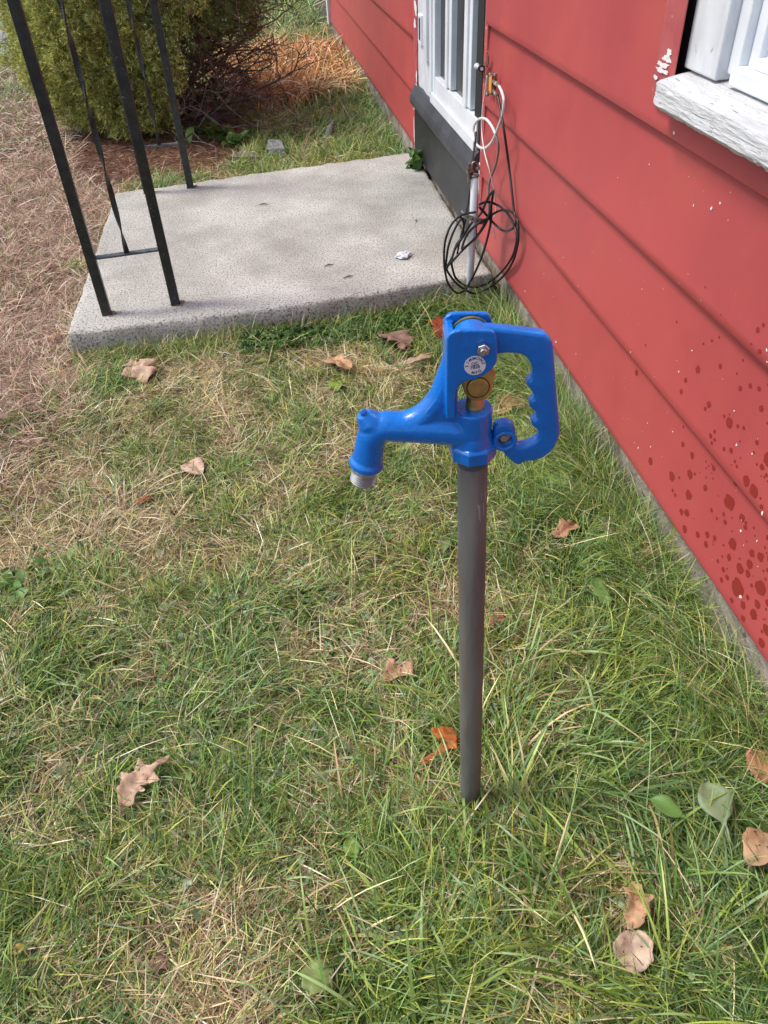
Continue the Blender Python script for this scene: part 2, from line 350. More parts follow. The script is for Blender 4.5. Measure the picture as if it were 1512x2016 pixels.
dpart('frame_stile', (W-.004, 2.84, .452), (W+.05, 2.915, zt), M['whitec'])
dpart('frame_stile', (W-.012, 2.875, .455), (W-.003, 2.905, zt), M['whitec'])
for ya, yb in ((2.57, 2.65), (2.27, 2.36)):
    dpart('mullion', (W+.0, ya, .535), (W+.045, yb, zt), M['whitec'])
    dpart('mullion_bead', (W-.008, ya+.035, .535), (W+.001, yb-.012, zt), M['whitec'])
dpart('bottom_rail', (W-.002, 2.165, .425), (W+.05, 2.84, .53), M['whitec'])
dpart('bottom_rail_bead', (W-.012, 2.165, .425), (W-.003, 2.895, .465), M['whitec'])
dpart('pane', (W+.022, 2.14, .50), (W+.028, 2.88, zt), M['pane'], 0)
dpart('side_gap', (W+.004, 2.137, .43), (W+.021, 2.215, zt), M['gap'], 0)
# sloped dark sill with rounded nose, and the black riser below
bm = bmesh.new(); pts = [(W+.05, .455), (W-.004, .425), (W-.026, .385), (W-.032, .365), (W-.032, .352), (W-.022, .335), (W+.05, .335)]
prism(bm, [(x, 2.145, z) for x, z in pts], (0, 1.115, 0)); frombm('door_sill', bm, M['sillb'], house, bevel=.004)
board('black_riser_panel', (W-.008, 2.15, .125), (W+.06, 3.262, .336), M['black'], house)
# ---- window
win = empty('window', (W, .2, 1.4)); win.parent = house; win.matrix_parent_inverse = Matrix.Translation(house.location).inverted()
win['label'] = 'white window with weathered thick wooden sill'
def wpart(name, lo, hi, m, bv=.003): return board(name, lo, hi, m, win, bv)
bm = bmesh.new(); r0 = []
prism(bm, [(W-.002, .895, .87), (W-.012, .866, .87), (W-.013, .797, .87), (W-.0105, .797, .87), (W-.0095, .862, .87), (W+.006, .895, .87)], (0, 0, 1.5)); frombm('red_jamb_trim', bm, M['redtrim'], win, bevel=.002)
wpart('gap_backing', (W+.014, .795, .9), (W+.09, .875, 2.3), M['gap'], 0)
wpart('casing', (W+.006, .692, .935), (W+.09, .804, 2.3), M['white'], .004)
wpart('casing', (W-.006, -.44, .935), (W+.09, -.335, 2.3), M['white'], .004)
wpart('head_casing', (W-.008, -.44, 2.3), (W+.09, .915, 2.4), M['white'], .004)
wpart('storm_frame', (W+.025, .660, .945), (W+.075, .692, 2.3), M['whitec'])
wpart('storm_frame', (W+.040, .632, .95), (W+.08, .660, 2.3), M['whitec'])
wpart('sash_stile', (W+.052, .598, .96), (W+.085, .632, 2.3), M['whitec'])
wpart('sash_rail', (W+.012, -.335, .935), (W+.09, .659, .962), M['whitec'])
wpart('sash_rail', (W+.032, -.335, .962), (W+.09, .631, .978), M['whitec'])
wpart('sash_rail', (W+.048, -.335, .978), (W+.09, .597, 1.005), M['whitec'])
wpart('pane', (W+.064, -.33, .99), (W+.068, .64, 2.3), M['lpane'], 0)
# sill: grid with rounded end, grain ridges and chipped edges
bm = bmesh.new(); xf = W-.043
prof = [(W+.085, .936), (W+.04, .934), (W+.0, .928), (xf+.006, .921), (xf+.001, .917), (xf, .912)]+[(xf, z) for z in np.linspace(.908, .884, 8)]+[(xf+.002, .879), (xf+.009, .874), (W+.03, .876)]
rows = []
for y in np.concatenate([np.linspace(.818, .796, 6), np.arange(.786, -.52, -.008)]):
    rr = []
    for k, (x, z) in enumerate(prof):
        en = max(0, y-.788)/.03; zz = z; xx = x
        zc = .896; zz = zc+(z-zc)*(1-.45*en*en) ; xx = x+.012*en*en if x < W else x
        g = .0016*noise.noise(Vector((x*60, y*1.8, z*330)))+.0012*noise.noise(Vector((x*200, y*30, z*200)))
        ch = .006*max(0, noise.noise(Vector((1, y*22, 7)))) if k in (4, 5) else 0
        ch2 = .005*abs(noise.noise(Vector((2, y*40, 9)))) if k >= len(prof)-3 else 0
        rr.append(bm.verts.new((xx+g+ch, y+(.004*noise.noise(Vector((x*50, z*90, 3)))), zz+g+ch2-ch*.6)))
    rows.append(rr)
for a, b in zip(rows, rows[1:]):
    for j in range(len(a)-1): bm.faces.new([a[j], a[j+1], b[j+1], b[j]])
bm.faces.new(rows[0]); bm.faces.new(rows[-1][::-1])
frombm('sill', bm, M['weath'], win)
# ---- water spots and paint chips lying on the siding face (px lists traced, then placed on the wall)
def sidex(z):
    i = math.floor((z-ZB)/EXP); zb = ZB+EXP*i; return W+.017*(z-zb)/(EXP+.012)+(wave(SY[0], i) if z-zb > .02 else wave(SY[0], i)*min(1, (z-zb)/.0025)-.0012*max(0, 1-(z-zb)/.02))
SY = [0]
def ell(bm, y, z, ry, rz, n=18, jag=.16, off=.0007):
    SY[0] = y
    ph = random.random()*9; vs = []
    for k in range(n):
        a = 2*math.pi*k/n; q = 1+jag*noise.noise(Vector((math.cos(a)*2, math.sin(a)*2, ph*7)))*2
        yy, zz = y+ry*q*math.cos(a), z+rz*q*math.sin(a)
        vs.append(bm.verts.new((sidex(z)+.017*(zz-z)/(EXP+.012)-off, yy, zz)))
    bm.faces.new(vs)
SP = [(1242, 735, 5), (1277, 908, 6), (1366, 728, 6), (1407, 722, 4), (1345, 749, 4), (1338, 771, 4), (1390, 797, 5), (1384, 805, 3), (1430, 833, 8), (1487, 806, 5), (1481, 767, 4), (1464, 761, 4), (1446, 766, 4), (1332, 842, 2), (1333, 876, 4), (1351, 898, 5), (1317, 938, 7), (1349, 935, 7), (1349, 975, 8), (1391, 923, 4), (1378, 962, 5), (1423, 990, 12), (1434, 1072, 9), (1430, 1074, 8), (1448, 1021, 6), (1338, 1008, 5), (1348, 1010, 6), (1370, 1053, 5), (1387, 1053, 5), (1386, 1072, 5), (1482, 967, 10), (1506, 905, 11), (1468, 947, 8), (1432, 954, 5), (1397, 858, 4), (1405, 866, 3), (1436, 887, 4), (1427, 835, 5), (1485, 980, 5), (1479, 1004, 7), (1509, 1046, 9), (1448, 1158, 14), (1489, 1158, 12), (1492, 1165, 10), (1470, 1091, 6), (1486, 1098, 7), (1506, 1102, 9), (1450, 1120, 8), (1467, 1112, 7), (1429, 1098, 5), (1465, 1130, 6), (1418, 1142, 4), (1420, 1122, 4), (1486, 1190, 6), (1480, 1210, 8), (1491, 1215, 9), (1484, 1252, 12), (1505, 1240, 8), (1460, 1192, 6), (1505, 1188, 6), (1498, 1266, 7), (1462, 1218, 5), (1439, 1182, 4), (1483, 1232, 6), (1325, 975, 3), (1320, 966, 3), (1321, 1045, 3), (1346, 1042, 6), (1401, 1060, 4), (1418, 1029, 4), (1400, 872, 3), (1420, 820, 2.5), (1457, 843, 3), (1404, 850, 3), (1483, 872, 4), (1495, 920, 5), (1500, 1018, 5), (1455, 1040, 4), (1371, 1155, 3), (1418, 1140, 3), (1268, 680, 2), (1322, 635, 2), (1490, 650, 4), (1496, 692, 4), (1500, 640, 3), (1480, 677, 2)]
bm = bmesh.new(); placed = []
rs = random.Random(3)
for k in range(420):
    px = rs.uniform(1330, 1530); d0 = (px-1069)*1.506+640; t = rs.random()**.6; py = 1500-(1500-560)*rs.random()
    py = d0-40-rs.random()**1.3*520
    if rs.random() > ((px-1290)/240)**1.6*(1.15 if py > 900 else .5): continue
    SP.append((px, py, rs.choice([1.2, 1.5, 1.5, 2, 2, 2.5, 3, 4])))
for px, py, r in SP:
    p = onx(px, py, W); s = .88*r/F*np.linalg.norm(p-CAM)
    if p[2] < ZB+.008: continue
    i = math.floor((p[2]-ZB)/EXP); zb = ZB+EXP*i; rz = s*1.35; ry = s*1.45
    if p[2]-rz < zb+.003 or p[2]+rz > zb+EXP-.014: rz = min(rz, max(.002, min(p[2]-zb-.003, zb+EXP-.014-p[2])))
    if p[2] < zb+.012 or p[2] > zb+EXP-.017: continue
    if any(abs(q[0]-p[1]) < (q[2]+ry)*.95 and abs(q[1]-p[2]) < (q[3]+rz)*.95 for q in placed): continue
    placed.append((p[1], p[2], ry, rz)); ell(bm, p[1], p[2], ry, rz)
o = frombm('water_spots', bm, M['wet'], house); o['label'] = 'dark wet spots on the red siding'; o['kind'] = 'stuff'
bm = bmesh.new()
CH = [(1406, 402, 3), (1390, 412, 3), (1357, 405, 2), (1425, 380, 2), (1269, 324, 2.4), (1404, 321, 3), (1328, 262, 3.5), (1329, 272, 3.6), (1354, 691, 2), (1332, 732, 2), (1438, 810, 2.4), (1446, 876, 2.6), (1476, 894, 2), (1510, 690, 4), (1503, 1010, 4), (1448, 1047, 2.5), (1478, 1067, 2), (1456, 1175, 3.5), (1483, 1117, 1.6), (1314, 851, 2), (1254, 881, 2), (1276, 880, 2), (1132, 697, 2), (1095, 673, 3), (820, 530, 1.6), (1032, 573, 2), (1085, 585, 2), (1512, 712, 2)]
for k in range(60): CH.append((rs.uniform(1050, 1512), rs.uniform(330, 1150), rs.uniform(.7, 1.4)))
for px, py, r in CH:
    p = onx(px, py, W); s = r/F*np.linalg.norm(p-CAM)
    if p[2] < ZB+.02 or (p[2]-ZB) % EXP < .006 or (p[2]-ZB) % EXP > EXP-.018: continue
    ell(bm, p[1], p[2], s*.8, s*rs.uniform(.6, 1.2), n=7, jag=.8, off=.0011)
o = frombm('paint_chips', bm, M['chip'], house); o['kind'] = 'stuff'; o['label'] = 'tiny white paint chips on the red siding'
# ragged white paint where the red has peeled at the far door board and window trim foot
bm = bmesh.new()
def flake(y, z, ry, rz, x): 
    vs = []; ph = random.random()*50
    for k in range(14):
        a = 2*math.pi*k/14; q = 1+.9*noise.noise(Vector((math.cos(a)*1.5, math.sin(a)*1.5, ph))); vs.append(bm.verts.new((x, y+ry*q*math.cos(a), z+rz*q*math.sin(a))))
    bm.faces.new(vs)
flk = [(3.225, .72, .03, .03), (3.24, .66, .025, .02), (3.215, .41, .03, .02), (3.23, .385, .045, .018), (3.25, .36, .02, .012), (3.275, .34, .012, .03), (3.21, .46, .015, .02), (3.28, .22, .008, .06)]
for k, (y, z, ry, rz) in enumerate(flk): flake(y, z, ry, rz, W-.0048-.0004*k)
frombm('peeled_paint_patch', bm, M['chip'], house)
bm = bmesh.new()
for k, (y, z, ry, rz) in enumerate([(.835, .945, .016, .005), (.845, .934, .020, .005), (.826, .955, .010, .007), (.852, .924, .014, .004), (.83, .925, .015, .003), (.86, .910, .008, .004)]): flake(y, z, ry, rz, W-.0135-.0004*k)
frombm('peeled_paint_patch', bm, M['chip'], win)
# ================================================================== IRON COLUMNS
def iron_column(b1, b2, bar_z, lab, hide_bar_top=.0):
    p1, p2 = np.array(b1), np.array(b2); root = empty('iron_column', tuple((p1+p2)/2)); tag(root, lab, 'iron column', 'black iron porch columns standing on the slab')
    H = 2.3; ang = math.atan2(p2[1]-p1[1], p2[0]-p1[0]); hw = .0155
    for p in (p1, p2):
        b = bmesh.new(); c, s = math.cos(ang), math.sin(ang)
        q = [(p[0]+(c*a-s*d)*hw, p[1]+(s*a+c*d)*hw, SZ-.004) for a, d in ((-1, -1), (1, -1), (1, 1), (-1, 1))]
        prism(b, q, (0, 0, H)); frombm('post', b, M['iron'], root, bevel=.002)
        b = bmesh.new(); n = 26; vs = []
        for k in range(n):
            a = 2*math.pi*k/n; r = .022*(1+.5*noise.noise(Vector((math.cos(a)*2, math.sin(a)*2, p[0]*9)))); vs.append(b.verts.new((p[0]+r*1.1*math.cos(a)+.006, p[1]+r*math.sin(a), SZ+.0028)))
        b.faces.new(vs); b2_ = frombm('rust_stain', b, M['rust'], root)
    dv = nrm([p2[0]-p1[0], p2[1]-p1[1], 0]); L = np.linalg.norm((p2-p1)[:2]); nv = np.array([-dv[1], dv[0], 0])
    for z in (SZ+bar_z, SZ+bar_z+.98, SZ+2.15):
        a = p1+dv*hw; e = p2-dv*hw; b = bmesh.new()
        prism(b, [tuple(np.array([*(a+nv*t)[:2], z])) for t in (-.013, .013)]+[tuple(np.array([*(e+nv*t)[:2], z])) for t in (.013, -.013)], (0, 0, .005)); frombm('crossbar', b, M['sheen'], root)
    # twisted flat bar between the crossbars
    for za, zb in ((SZ+bar_z+.005, SZ+bar_z+.98), (SZ+bar_z+.985, SZ+2.15)):
        b = bmesh.new(); mid = (p1+p2)/2; n = 140; rg = []
        for k in range(n+1):
            t = k/n; z = za+(zb-za)*t; a = t*math.pi*5.2+.5; wv = .0085; th = .0022
            dx = dv*math.cos(a)+nv*math.sin(a); dn = -dv*math.sin(a)+nv*math.cos(a)
            rg.append([b.verts.new((*(mid+dx*sx*wv+dn*sn*th)[:2], z)) for sx, sn in ((-1, -1), (1, -1), (1, 1), (-1, 1))])
        for u, v in zip(rg, rg[1:]):
            for j in range(4): b.faces.new([u[j], u[(j+1) % 4], v[(j+1) % 4], v[j]])
        b.faces.new(rg[0]); b.faces.new(rg[-1]); frombm('twisted_bar', b, M['iron'], root)
    return root
iron_column(gnd(211, 618, SZ), gnd(346, 598, SZ), .19, 'black iron column of two posts and a twisted bar at the near left corner of the slab')
iron_column(gnd(290, 379, SZ), gnd(375, 369, SZ), .19, 'black iron column at the far edge of the slab in front of the bush')
# ================================================================== HYDRANT
PT = CAM+.843*(ROT@np.array([(930-CX)/F, (925-CY)/F, 1])); PD = nrm(PT)        # pipe axis from the ground origin
Nn = ray(705, -300); Nn[2] = 0; Nn = nrm(Nn); Uu = np.array([Nn[1], -Nn[0], 0]); Uu = nrm(Uu-PD*Uu.dot(PD)); Nn = nrm(np.cross(PD, Uu)); Nn = Nn if Nn[1] > 0 else -Nn
def hp(cx, cy, n):                      # crop coordinates of the head's close-up -> point on the head plane shifted by n
    px, py = 650+cx/3.024, 580+cy/3.024; r = ray(px, py); o = PT+Nn*n; t = (o-CAM).dot(Nn)/r.dot(Nn); return CAM+r*t
def uv(p): d = np.array(p)-PT; return d.dot(Uu), d.dot(PD)
def P3(u, v, n): return tuple(PT+Uu*u+PD*v+Nn*n)
hyd = empty('yard_hydrant', (0, 0, 0)); tag(hyd, 'blue cast iron yard hydrant on a tall dull grey steel pipe in the grass', 'hydrant')
bm = bmesh.new(); a = np.array([0, 0, -.15])*PD[2]+0; lathe(bm, tuple(PD*-.08), tuple(PD), [(0, .0167), (.08+np.linalg.norm(PT)+.01, .0167)], 40)
frombm('standpipe', bm, M['galv'], hyd, smooth=False, bevel=.0005); 
bpy.data.objects['standpipe'].data.polygons.foreach_set('use_smooth', [len(p.vertices) == 4 for p in bpy.data.objects['standpipe'].data.polygons])
bm = bmesh.new()
for k in range(9):
    a = -1.35+.11*k+random.uniform(-.05, .05); z0 = -.012-random.uniform(.006, .03); L = random.uniform(.008, .026); rr = .01685
    dr = Uu*math.cos(a)+Nn*math.sin(a); tg = -Uu*math.sin(a)+Nn*math.cos(a); wd_ = random.uniform(.0003, .0008)
    q = [PT+PD*z+dr*rr+tg*t for z, t in ((z0, -wd_), (z0, wd_), (z0-L, wd_*.6+.001), (z0-L, -wd_*.6+.001))]; bm.faces.new([bm.verts.new(tuple(p)) for p in q])
o = frombm('wrench_marks', bm, mat('bare_steel_scratch', (.33, .34, .33), .5, metal=.3), bpy.data.objects['standpipe']); o['kind'] = 'stuff'; o['label'] = 'pale wrench scratches near the top of the pipe'
def remeshed(name, bms, vox, m, parent, it=6, fac=.5):
    """several closed shapes merged into one smooth casting"""
    me = bpy.data.meshes.new('t'); bm = bmesh.new()
    for b in bms:
        bmesh.ops.recalc_face_normals(b, faces=b.faces); t = bpy.data.meshes.new('q'); b.to_mesh(t); bm.from_mesh(t); b.free(); bpy.data.meshes.remove(t)
    bm.to_mesh(me); bm.free(); o = bpy.data.objects.new('t', me); C.objects.link(o)
    r = o.modifiers.new('r', 'REMESH'); r.mode = 'VOXEL'; r.voxel_size = vox; s = o.modifiers.new('s', 'SMOOTH'); s.iterations = it; s.factor = fac
    bpy.context.view_layer.update(); dg = bpy.context.evaluated_depsgraph_get(); nm = bpy.data.meshes.new_from_object(o.evaluated_get(dg)); bpy.data.objects.remove(o)
    nm.name = name; nm.materials.clear(); return link(name, nm, m, parent, smooth=True)
def poly(crop, n0, n1):
    b = bmesh.new(); pts = [hp(x, y, n0) for x, y in crop]; prism(b, [tuple(p) for p in pts], tuple(Nn*(n1-n0))); return b
u0, vtop = uv(hp(855, 672, 0)); 
_, vcol0 = uv(hp(860, 1012, -.02)); _, vcol1 = uv(hp(860, 955, -.022))
S = []
def lt(prof, seg=40, ph=0., c=None, ax=None):
    b = bmesh.new(); lathe(b, tuple(PT) if c is None else c, tuple(PD) if ax is None else ax, prof, seg, ph); return b
vb = vcol0
S.append(lt([(vb+.012, .0195), (vtop-.001, .0205), (vtop+.001, .0195)]))
bm = bmesh.new(); lathe(bm, tuple(PT), tuple(PD), [(vb, .0256), (vb+.0150, .0262), (vb+.0185, .0225)], 8, math.pi/8); frombm('octagonal_collar', bm, M['blue'], hyd, bevel=.0012, segs=3)
S.append(lt([(vb+.015, .0225), (vb+.028, .0205)], 40))
# spout arm
sp = smooth_path([hp(830, 800, 0), hp(660, 790, 0), hp(520, 785, 0), hp(400, 785, 0), hp(310, 785, 0), hp(262, 820, 0), hp(240, 880, 0), hp(224, 970, 0)], 6)
b = bmesh.new(); tube(b, sp, list(np.interp(np.linspace(0, 1, len(sp)), [0, .2, .4, .6, .75, .85, 1], [.0195, .0180, .0166, .0160, .0165, .0158, .0165])), 28); S.append(b)
c0, c1 = hp(232, 930, 0), hp(222, 975, 0); ax = nrm(c1-c0)
S.append(lt([(0, .0165), (.004, .0190), (.008, .0190), (.011, .0175)], 32, c=tuple(c0+ax*.010), ax=tuple(ax)))
b = bmesh.new(); tube(b, [hp(290, 790, 0), hp(225, 750, 0), hp(196, 708, 0)], [.016, .0135, .0080], 18); S.append(b)     # knob at the bend
S.append(poly([(183, 722), (195, 706), (215, 716), (245, 728), (300, 735), (300, 800), (180, 830), (176, 790)], -.005, .0045))
b = bmesh.new(); tube(b, [hp(196, 700, -.006), hp(196, 700, .012)], [.0035, .0035], 12); S.append(b)
# web / gusset
tc_ = smooth_path([hp(762, 290, 0), hp(738, 400, 0), hp(702, 500, 0), hp(664, 590, 0), hp(612, 668, 0), hp(545, 728, 0), hp(470, 765, 0), hp(400, 780, 0)], 5)
b = bmesh.new(); tube(b, tc_, list(np.interp(np.linspace(0, 1, len(tc_)), [0, .5, 1], [.0130, .0128, .0150])), 20); S.append(b)
S.append(poly([(740, 290), (700, 480), (640, 620), (560, 720), (480, 770), (760, 800), (760, 290)], -.0120, .0120))
fp = [(694, 262), (712, 236), (738, 222), (772, 215), (955, 215), (978, 228), (992, 255), (996, 300), (996, 385), (985, 418), (960, 450), (925, 478), (870, 503), (800, 520), (768, 545), (750, 580), (743, 640), (742, 742), (690, 742), (690, 500)]
# plate outline is the front one; it sits 6 mm thick at the near side, and again at the far side
rp = [(u-.0, v) for u, v in [uv(hp(x, y, -.0205)) for x, y in fp]]
for n0 in (-.0205, .0145):
    b = bmesh.new(); prism(b, [P3(u, v, n0) for u, v in rp], tuple(Nn*.006)); S.append(b)
lu = [uv(hp(x, y, -.0205)) for x, y in [(688, 300), (706, 262), (748, 262), (748, 742), (690, 742)]]
b = bmesh.new(); prism(b, [P3(u, v, -.016) for u, v in lu], tuple(Nn*.032)); S.append(b)
remeshed('casting', S, .0011, M['blue'], hyd, 3, .5)
# handle: bar with grip notches and hooked ring
hn = -.0075
out = [(880, 200), (985, 203), (1150, 222), (1262, 236), (1290, 248), (1315, 272), (1330, 310), (1340, 420), (1356, 640), (1371, 800), (1366, 850), (1345, 905), (1300, 958), (1235, 992), (1160, 1003), (1128, 1020), (1095, 1010), (1055, 975), (1015, 925), (985, 890), (972, 850), (976, 805), (1000, 780), (1050, 772), (1090, 785), (1106, 820), (1104, 870), (1112, 904), (1160, 905), (1200, 890), (1232, 868), (1243, 840), (1238, 815), (1215, 795), (1200, 775), (1210, 752), (1230, 738), (1228, 712), (1205, 690), (1188, 668), (1196, 640), (1214, 622), (1212, 596), (1190, 568), (1173, 545), (1180, 520), (1200, 500), (1205, 450), (1192, 412), (1165, 378), (1125, 360), (1060, 356), (1000, 362), (940, 368), (880, 350)]
def curve_plate(outl, holes, n0, th, bev, name, m, parent):
    cu = bpy.data.curves.new('c', 'CURVE'); cu.dimensions = '2D'; cu.fill_mode = 'BOTH'; cu.extrude = max(0, th/2-bev); cu.bevel_depth = bev; cu.bevel_resolution = 3; cu.offset = -bev
    for pl in [outl]+holes:
        s = cu.splines.new('POLY'); s.points.add(len(pl)-1); s.use_cyclic_u = True
        for q, (u, v) in zip(s.points, pl): q.co = (u, v, 0, 1)
    o = bpy.data.objects.new('t', cu); C.objects.link(o); bpy.context.view_layer.update(); dg = bpy.context.evaluated_depsgraph_get()
    me = bpy.data.meshes.new_from_object(o.evaluated_get(dg)); bpy.data.objects.remove(o)
    for v in me.vertices: v.co = Vector(P3(v.co.x, v.co.y, n0+th/2-v.co.z))
    me.materials.clear(); me.name = name; bm = bmesh.new(); bm.from_mesh(me); bmesh.ops.remove_doubles(bm, verts=bm.verts, dist=1e-5); bmesh.ops.recalc_face_normals(bm, faces=bm.faces); bm.to_mesh(me); bm.free()
    return link(name, me, m, parent, smooth=True)
def round2(pts, n=4):
    Q = smooth_path([(*p, 0) for p in pts]+[(*pts[0], 0)], n)[:-1]; return [(q[0], q[1]) for q in Q]
oc = round2([uv(hp(x, y, hn)) for x, y in out], 3)
hc = uv(hp(1040, 872, hn)); hole = [(hc[0]+.0088*math.cos(-k*math.pi/12), hc[1]+.0088*math.sin(-k*math.pi/12)) for k in range(24)]
hd = curve_plate(oc, [hole], hn, .015, .0042, 'handle', M['blue'], hyd)
e = hd.modifiers.new('e', 'EDGE_SPLIT'); e.split_angle = R_(50)
bm = bmesh.new(); lathe(bm, P3(hc[0], hc[1], hn-.003), tuple(Nn), [(0, .0125), (.004, .0135), (.014, .0135), (.018, .0125)], 28)
# ring collar as a torus-like lip round the hole
bm.free(); bm = bmesh.new(); tube(bm, [P3(hc[0]+.0105*math.cos(a), hc[1]+.0105*math.sin(a), hn) for a in np.linspace(0, 2*math.pi, 33)], .0024, 8, cap=False); frombm('hook_ring', bm, M['blue'], hd, smooth=True)
# barrel inside the hook eye
bm = bmesh.new(); lathe(bm, P3(hc[0], hc[1], hn+.004), tuple(Nn), [(0, .0045), (.008, .0045)], 6); lathe(bm, P3(hc[0], hc[1], hn+.006), tuple(Nn), [(0, .0089), (.002, .0089)], 20); frombm('hook_screw', bm, M['steel'], hd)
# small lug from hook ring back to the socket
bv_ = uv(hp(907, 315, -.0205))
bm = bmesh.new(); lathe(bm, P3(bv_[0]-.008, bv_[1]-.004, -.0135), tuple(Nn), [(0, .0185), (.0015, .0200), (.0205, .0200), (.022, .0185)], 40); frombm('handle_hub', bm, M['blue'], hd, bevel=.0006)
bm = bmesh.new(); lathe(bm, P3(bv_[0]-.008, bv_[1]-.004, .0088), tuple(Nn), [(0, .0206), (.003, .0206)], 48); frombm('washer', bm, M['brass'], hd)
# brass block, its round boss and the rod below
bs = [(792, 430), (975, 430), (977, 520), (968, 560), (955, 590), (938, 618), (905, 634), (850, 632), (815, 612), (795, 570), (785, 525)]
bp = [uv(hp(x, y, -.0135)) for x, y in bs]
curve_plate(round2(bp, 2), [], -.0135, .027, .0018, 'brass_block', M['brass'], hyd)
q = uv(hp(881, 556, -.0145)); bb = bpy.data.objects['brass_block']
bm = bmesh.new(); lathe(bm, P3(q[0], q[1], -.0150), tuple(Nn), [(0, .0098), (.0004, .0103), (.003, .0103)], 36); o = frombm('round_plug', bm, M['brass'], bb); 
bm = bmesh.new(); tube(bm, [P3(q[0]+.0112*math.cos(a), q[1]+.0112*math.sin(a), -.0137) for a in np.linspace(0, 2*math.pi, 37)], .0005, 6, cap=False); frombm('plug_groove', bm, M['gap'], bb)
vq = uv(hp(862, 690, -.009))[1]; lathe_prof = [(vtop-.002, .0088), (vtop+.003, .0100), (vtop+.0045, .0092), (vtop+.007, .0096), (vtop+.012, .0086), (vtop+.05, .0086)]
bm = bmesh.new(); lathe(bm, tuple(PT+Uu*q[0]*.6), tuple(PD), lathe_prof, 32); frombm('brass_rod', bm, M['brass'], hyd, smooth=True)
# bolt, nut, sticker
bm = bmesh.new(); lathe(bm, P3(bv_[0], bv_[1], -.0215), tuple(-Nn), [(0, .0064), (.0052, .0064), (.006, .0055)], 6, .3); nut = frombm('nut', bm, M['steel'], hyd, bevel=.0004)
bm = bmesh.new(); lathe(bm, P3(bv_[0], bv_[1], -.0268), tuple(-Nn), [(0, .0033), (.0028, .0033), (.0036, .0026), (.0036, .0012), (.0026, .001)], 20); frombm('bolt_end', bm, M['steel'], nut, smooth=False)
bm = bmesh.new(); lathe(bm, P3(bv_[0], bv_[1], .0200), tuple(Nn), [(0, .0062), (.005, .0062)], 6); frombm('bolt_head', bm, M['steel'], hyd, bevel=.0005)
sv = uv(hp(862, 422, -.0213)); sn = -.0213; SR = .0103
bm = bmesh.new(); lathe(bm, P3(sv[0], sv[1], sn), tuple(-Nn), [(0, SR), (.0003, SR)], 48); stk = frombm('round_sticker', bm, M['sticker'], hyd); stk['label'] = 'round white sticker reading SIMMONS QC 7828 MFG'
parts = []
def glyph(ch, u, v, size, ang):
    cu = bpy.data.curves.new('g', 'FONT'); cu.body = ch; cu.size = size; cu.align_x = 'CENTER'; cu.align_y = 'CENTER'; cu.offset = size*.02
    o = bpy.data.objects.new('g', cu); C.objects.link(o); bpy.context.view_layer.update(); dg = bpy.context.evaluated_depsgraph_get(); me = bpy.data.meshes.new_from_object(o.evaluated_get(dg)); bpy.data.objects.remove(o)
    c, s = math.cos(ang), math.sin(ang)
    for vx in me.vertices: x, y = vx.co.x, vx.co.y; vx.co = Vector(P3(sv[0]+u+c*x-s*y, sv[1]+v+s*x+c*y, sn-.0005))
    parts.append(me)
for k, ch in enumerate('SIMMONS'): a = R_(172-k*27.5+8); glyph(ch, SR*.76*math.cos(a), SR*.76*math.sin(a), .0042, a-math.pi/2)
for k, ch in enumerate('MFG'): a = R_(-112+k*25+8); glyph(ch, SR*.76*math.cos(a), SR*.76*math.sin(a), .0042, a+math.pi/2)
glyph('QC', 0, SR*.2, .0046, .12); glyph('7828', 0, -SR*.17, .0046, .12)
bm = bmesh.new()
for me in parts: bm.from_mesh(me)
me = bpy.data.meshes.new('print'); bm.to_mesh(me); bm.free(); link('lettering', me, M['ink'], stk)
# outlet fitting with hex and thread
c2 = c0+ax*.0225
bm = bmesh.new(); lathe(bm, tuple(c2), tuple(ax), [(-.004, .0150), (.005, .0150)], 6, .2); lathe(bm, tuple(c2), tuple(ax), [(.004, .0128)]+[(.006+.0027*k+dk, rr) for k in range(5) for dk, rr in ((0, .0122), (.0009, .0140), (.0018, .0122))]+[(.0210, .0118)], 36)
of = frombm('hose_nipple', bm, M['zinc'], hyd)
bm = bmesh.new(); lathe(bm, tuple(c2), tuple(ax), [(.0205, .0095), (.0214, .0095)], 24); frombm('nipple_bore', bm, M['gap'], of)
# ================================================================== GROUND PIPE + CABLES
gp0, gp1 = np.array([.455, 1.822, 0]), ony(935, 345, 1.812)
gp0 = ony(921.5, 640, 1.825); pd = nrm(gp1-gp0)
pipe = empty('grounding_pipe', tuple(gp0*np.array([1, 1, 0]))); tag(pipe, 'thin grey upright pipe in front of the black riser holding the coiled cables', 'pipe')
bm = bmesh.new(); lathe(bm, tuple(gp0-pd*.12), tuple(pd), [(0, .0118), (.12+np.linalg.norm(gp1-gp0), .0118)], 28)
o = frombm('pipe_tube', bm, M['conduit'], pipe); o.data.polygons.foreach_set('use_smooth', [len(p.vertices) == 4 for p in o.data.polygons])
t_ = gp1; cl = bmesh.new()
lathe(cl, tuple(t_-pd*.004), tuple(pd), [(0, .0135), (.004, .0140), (.007, .0125), (.007, .0105)], 20)
def cw(px, py, dy=0): return ony(px, py, 1.812+dy)
tube(cl, smooth_path([cw(928, 332), cw(930, 322), cw(936, 319), cw(942, 326), cw(941, 336)], 5), .003, 8)
lathe(cl, tuple(cw(941, 334)), tuple(nrm(cw(941, 322)-cw(941, 334))), [(0, .007), (.006, .007)], 6)
clamp = frombm('clamp', cl, M['fit'], pipe)
cl = bmesh.new(); a, b_2 = cw(922.5, 362), cw(923.5, 321); tube(cl, [a, b_2], .0035, 10)
lathe(cl, tuple(cw(922.5, 341)), tuple(nrm(b_2-a)), [(0, .0078), (.006, .0078)], 6); lathe(cl, tuple(cw(923, 333)), tuple(nrm(b_2-a)), [(0, .0072), (.004, .0072)], 6)
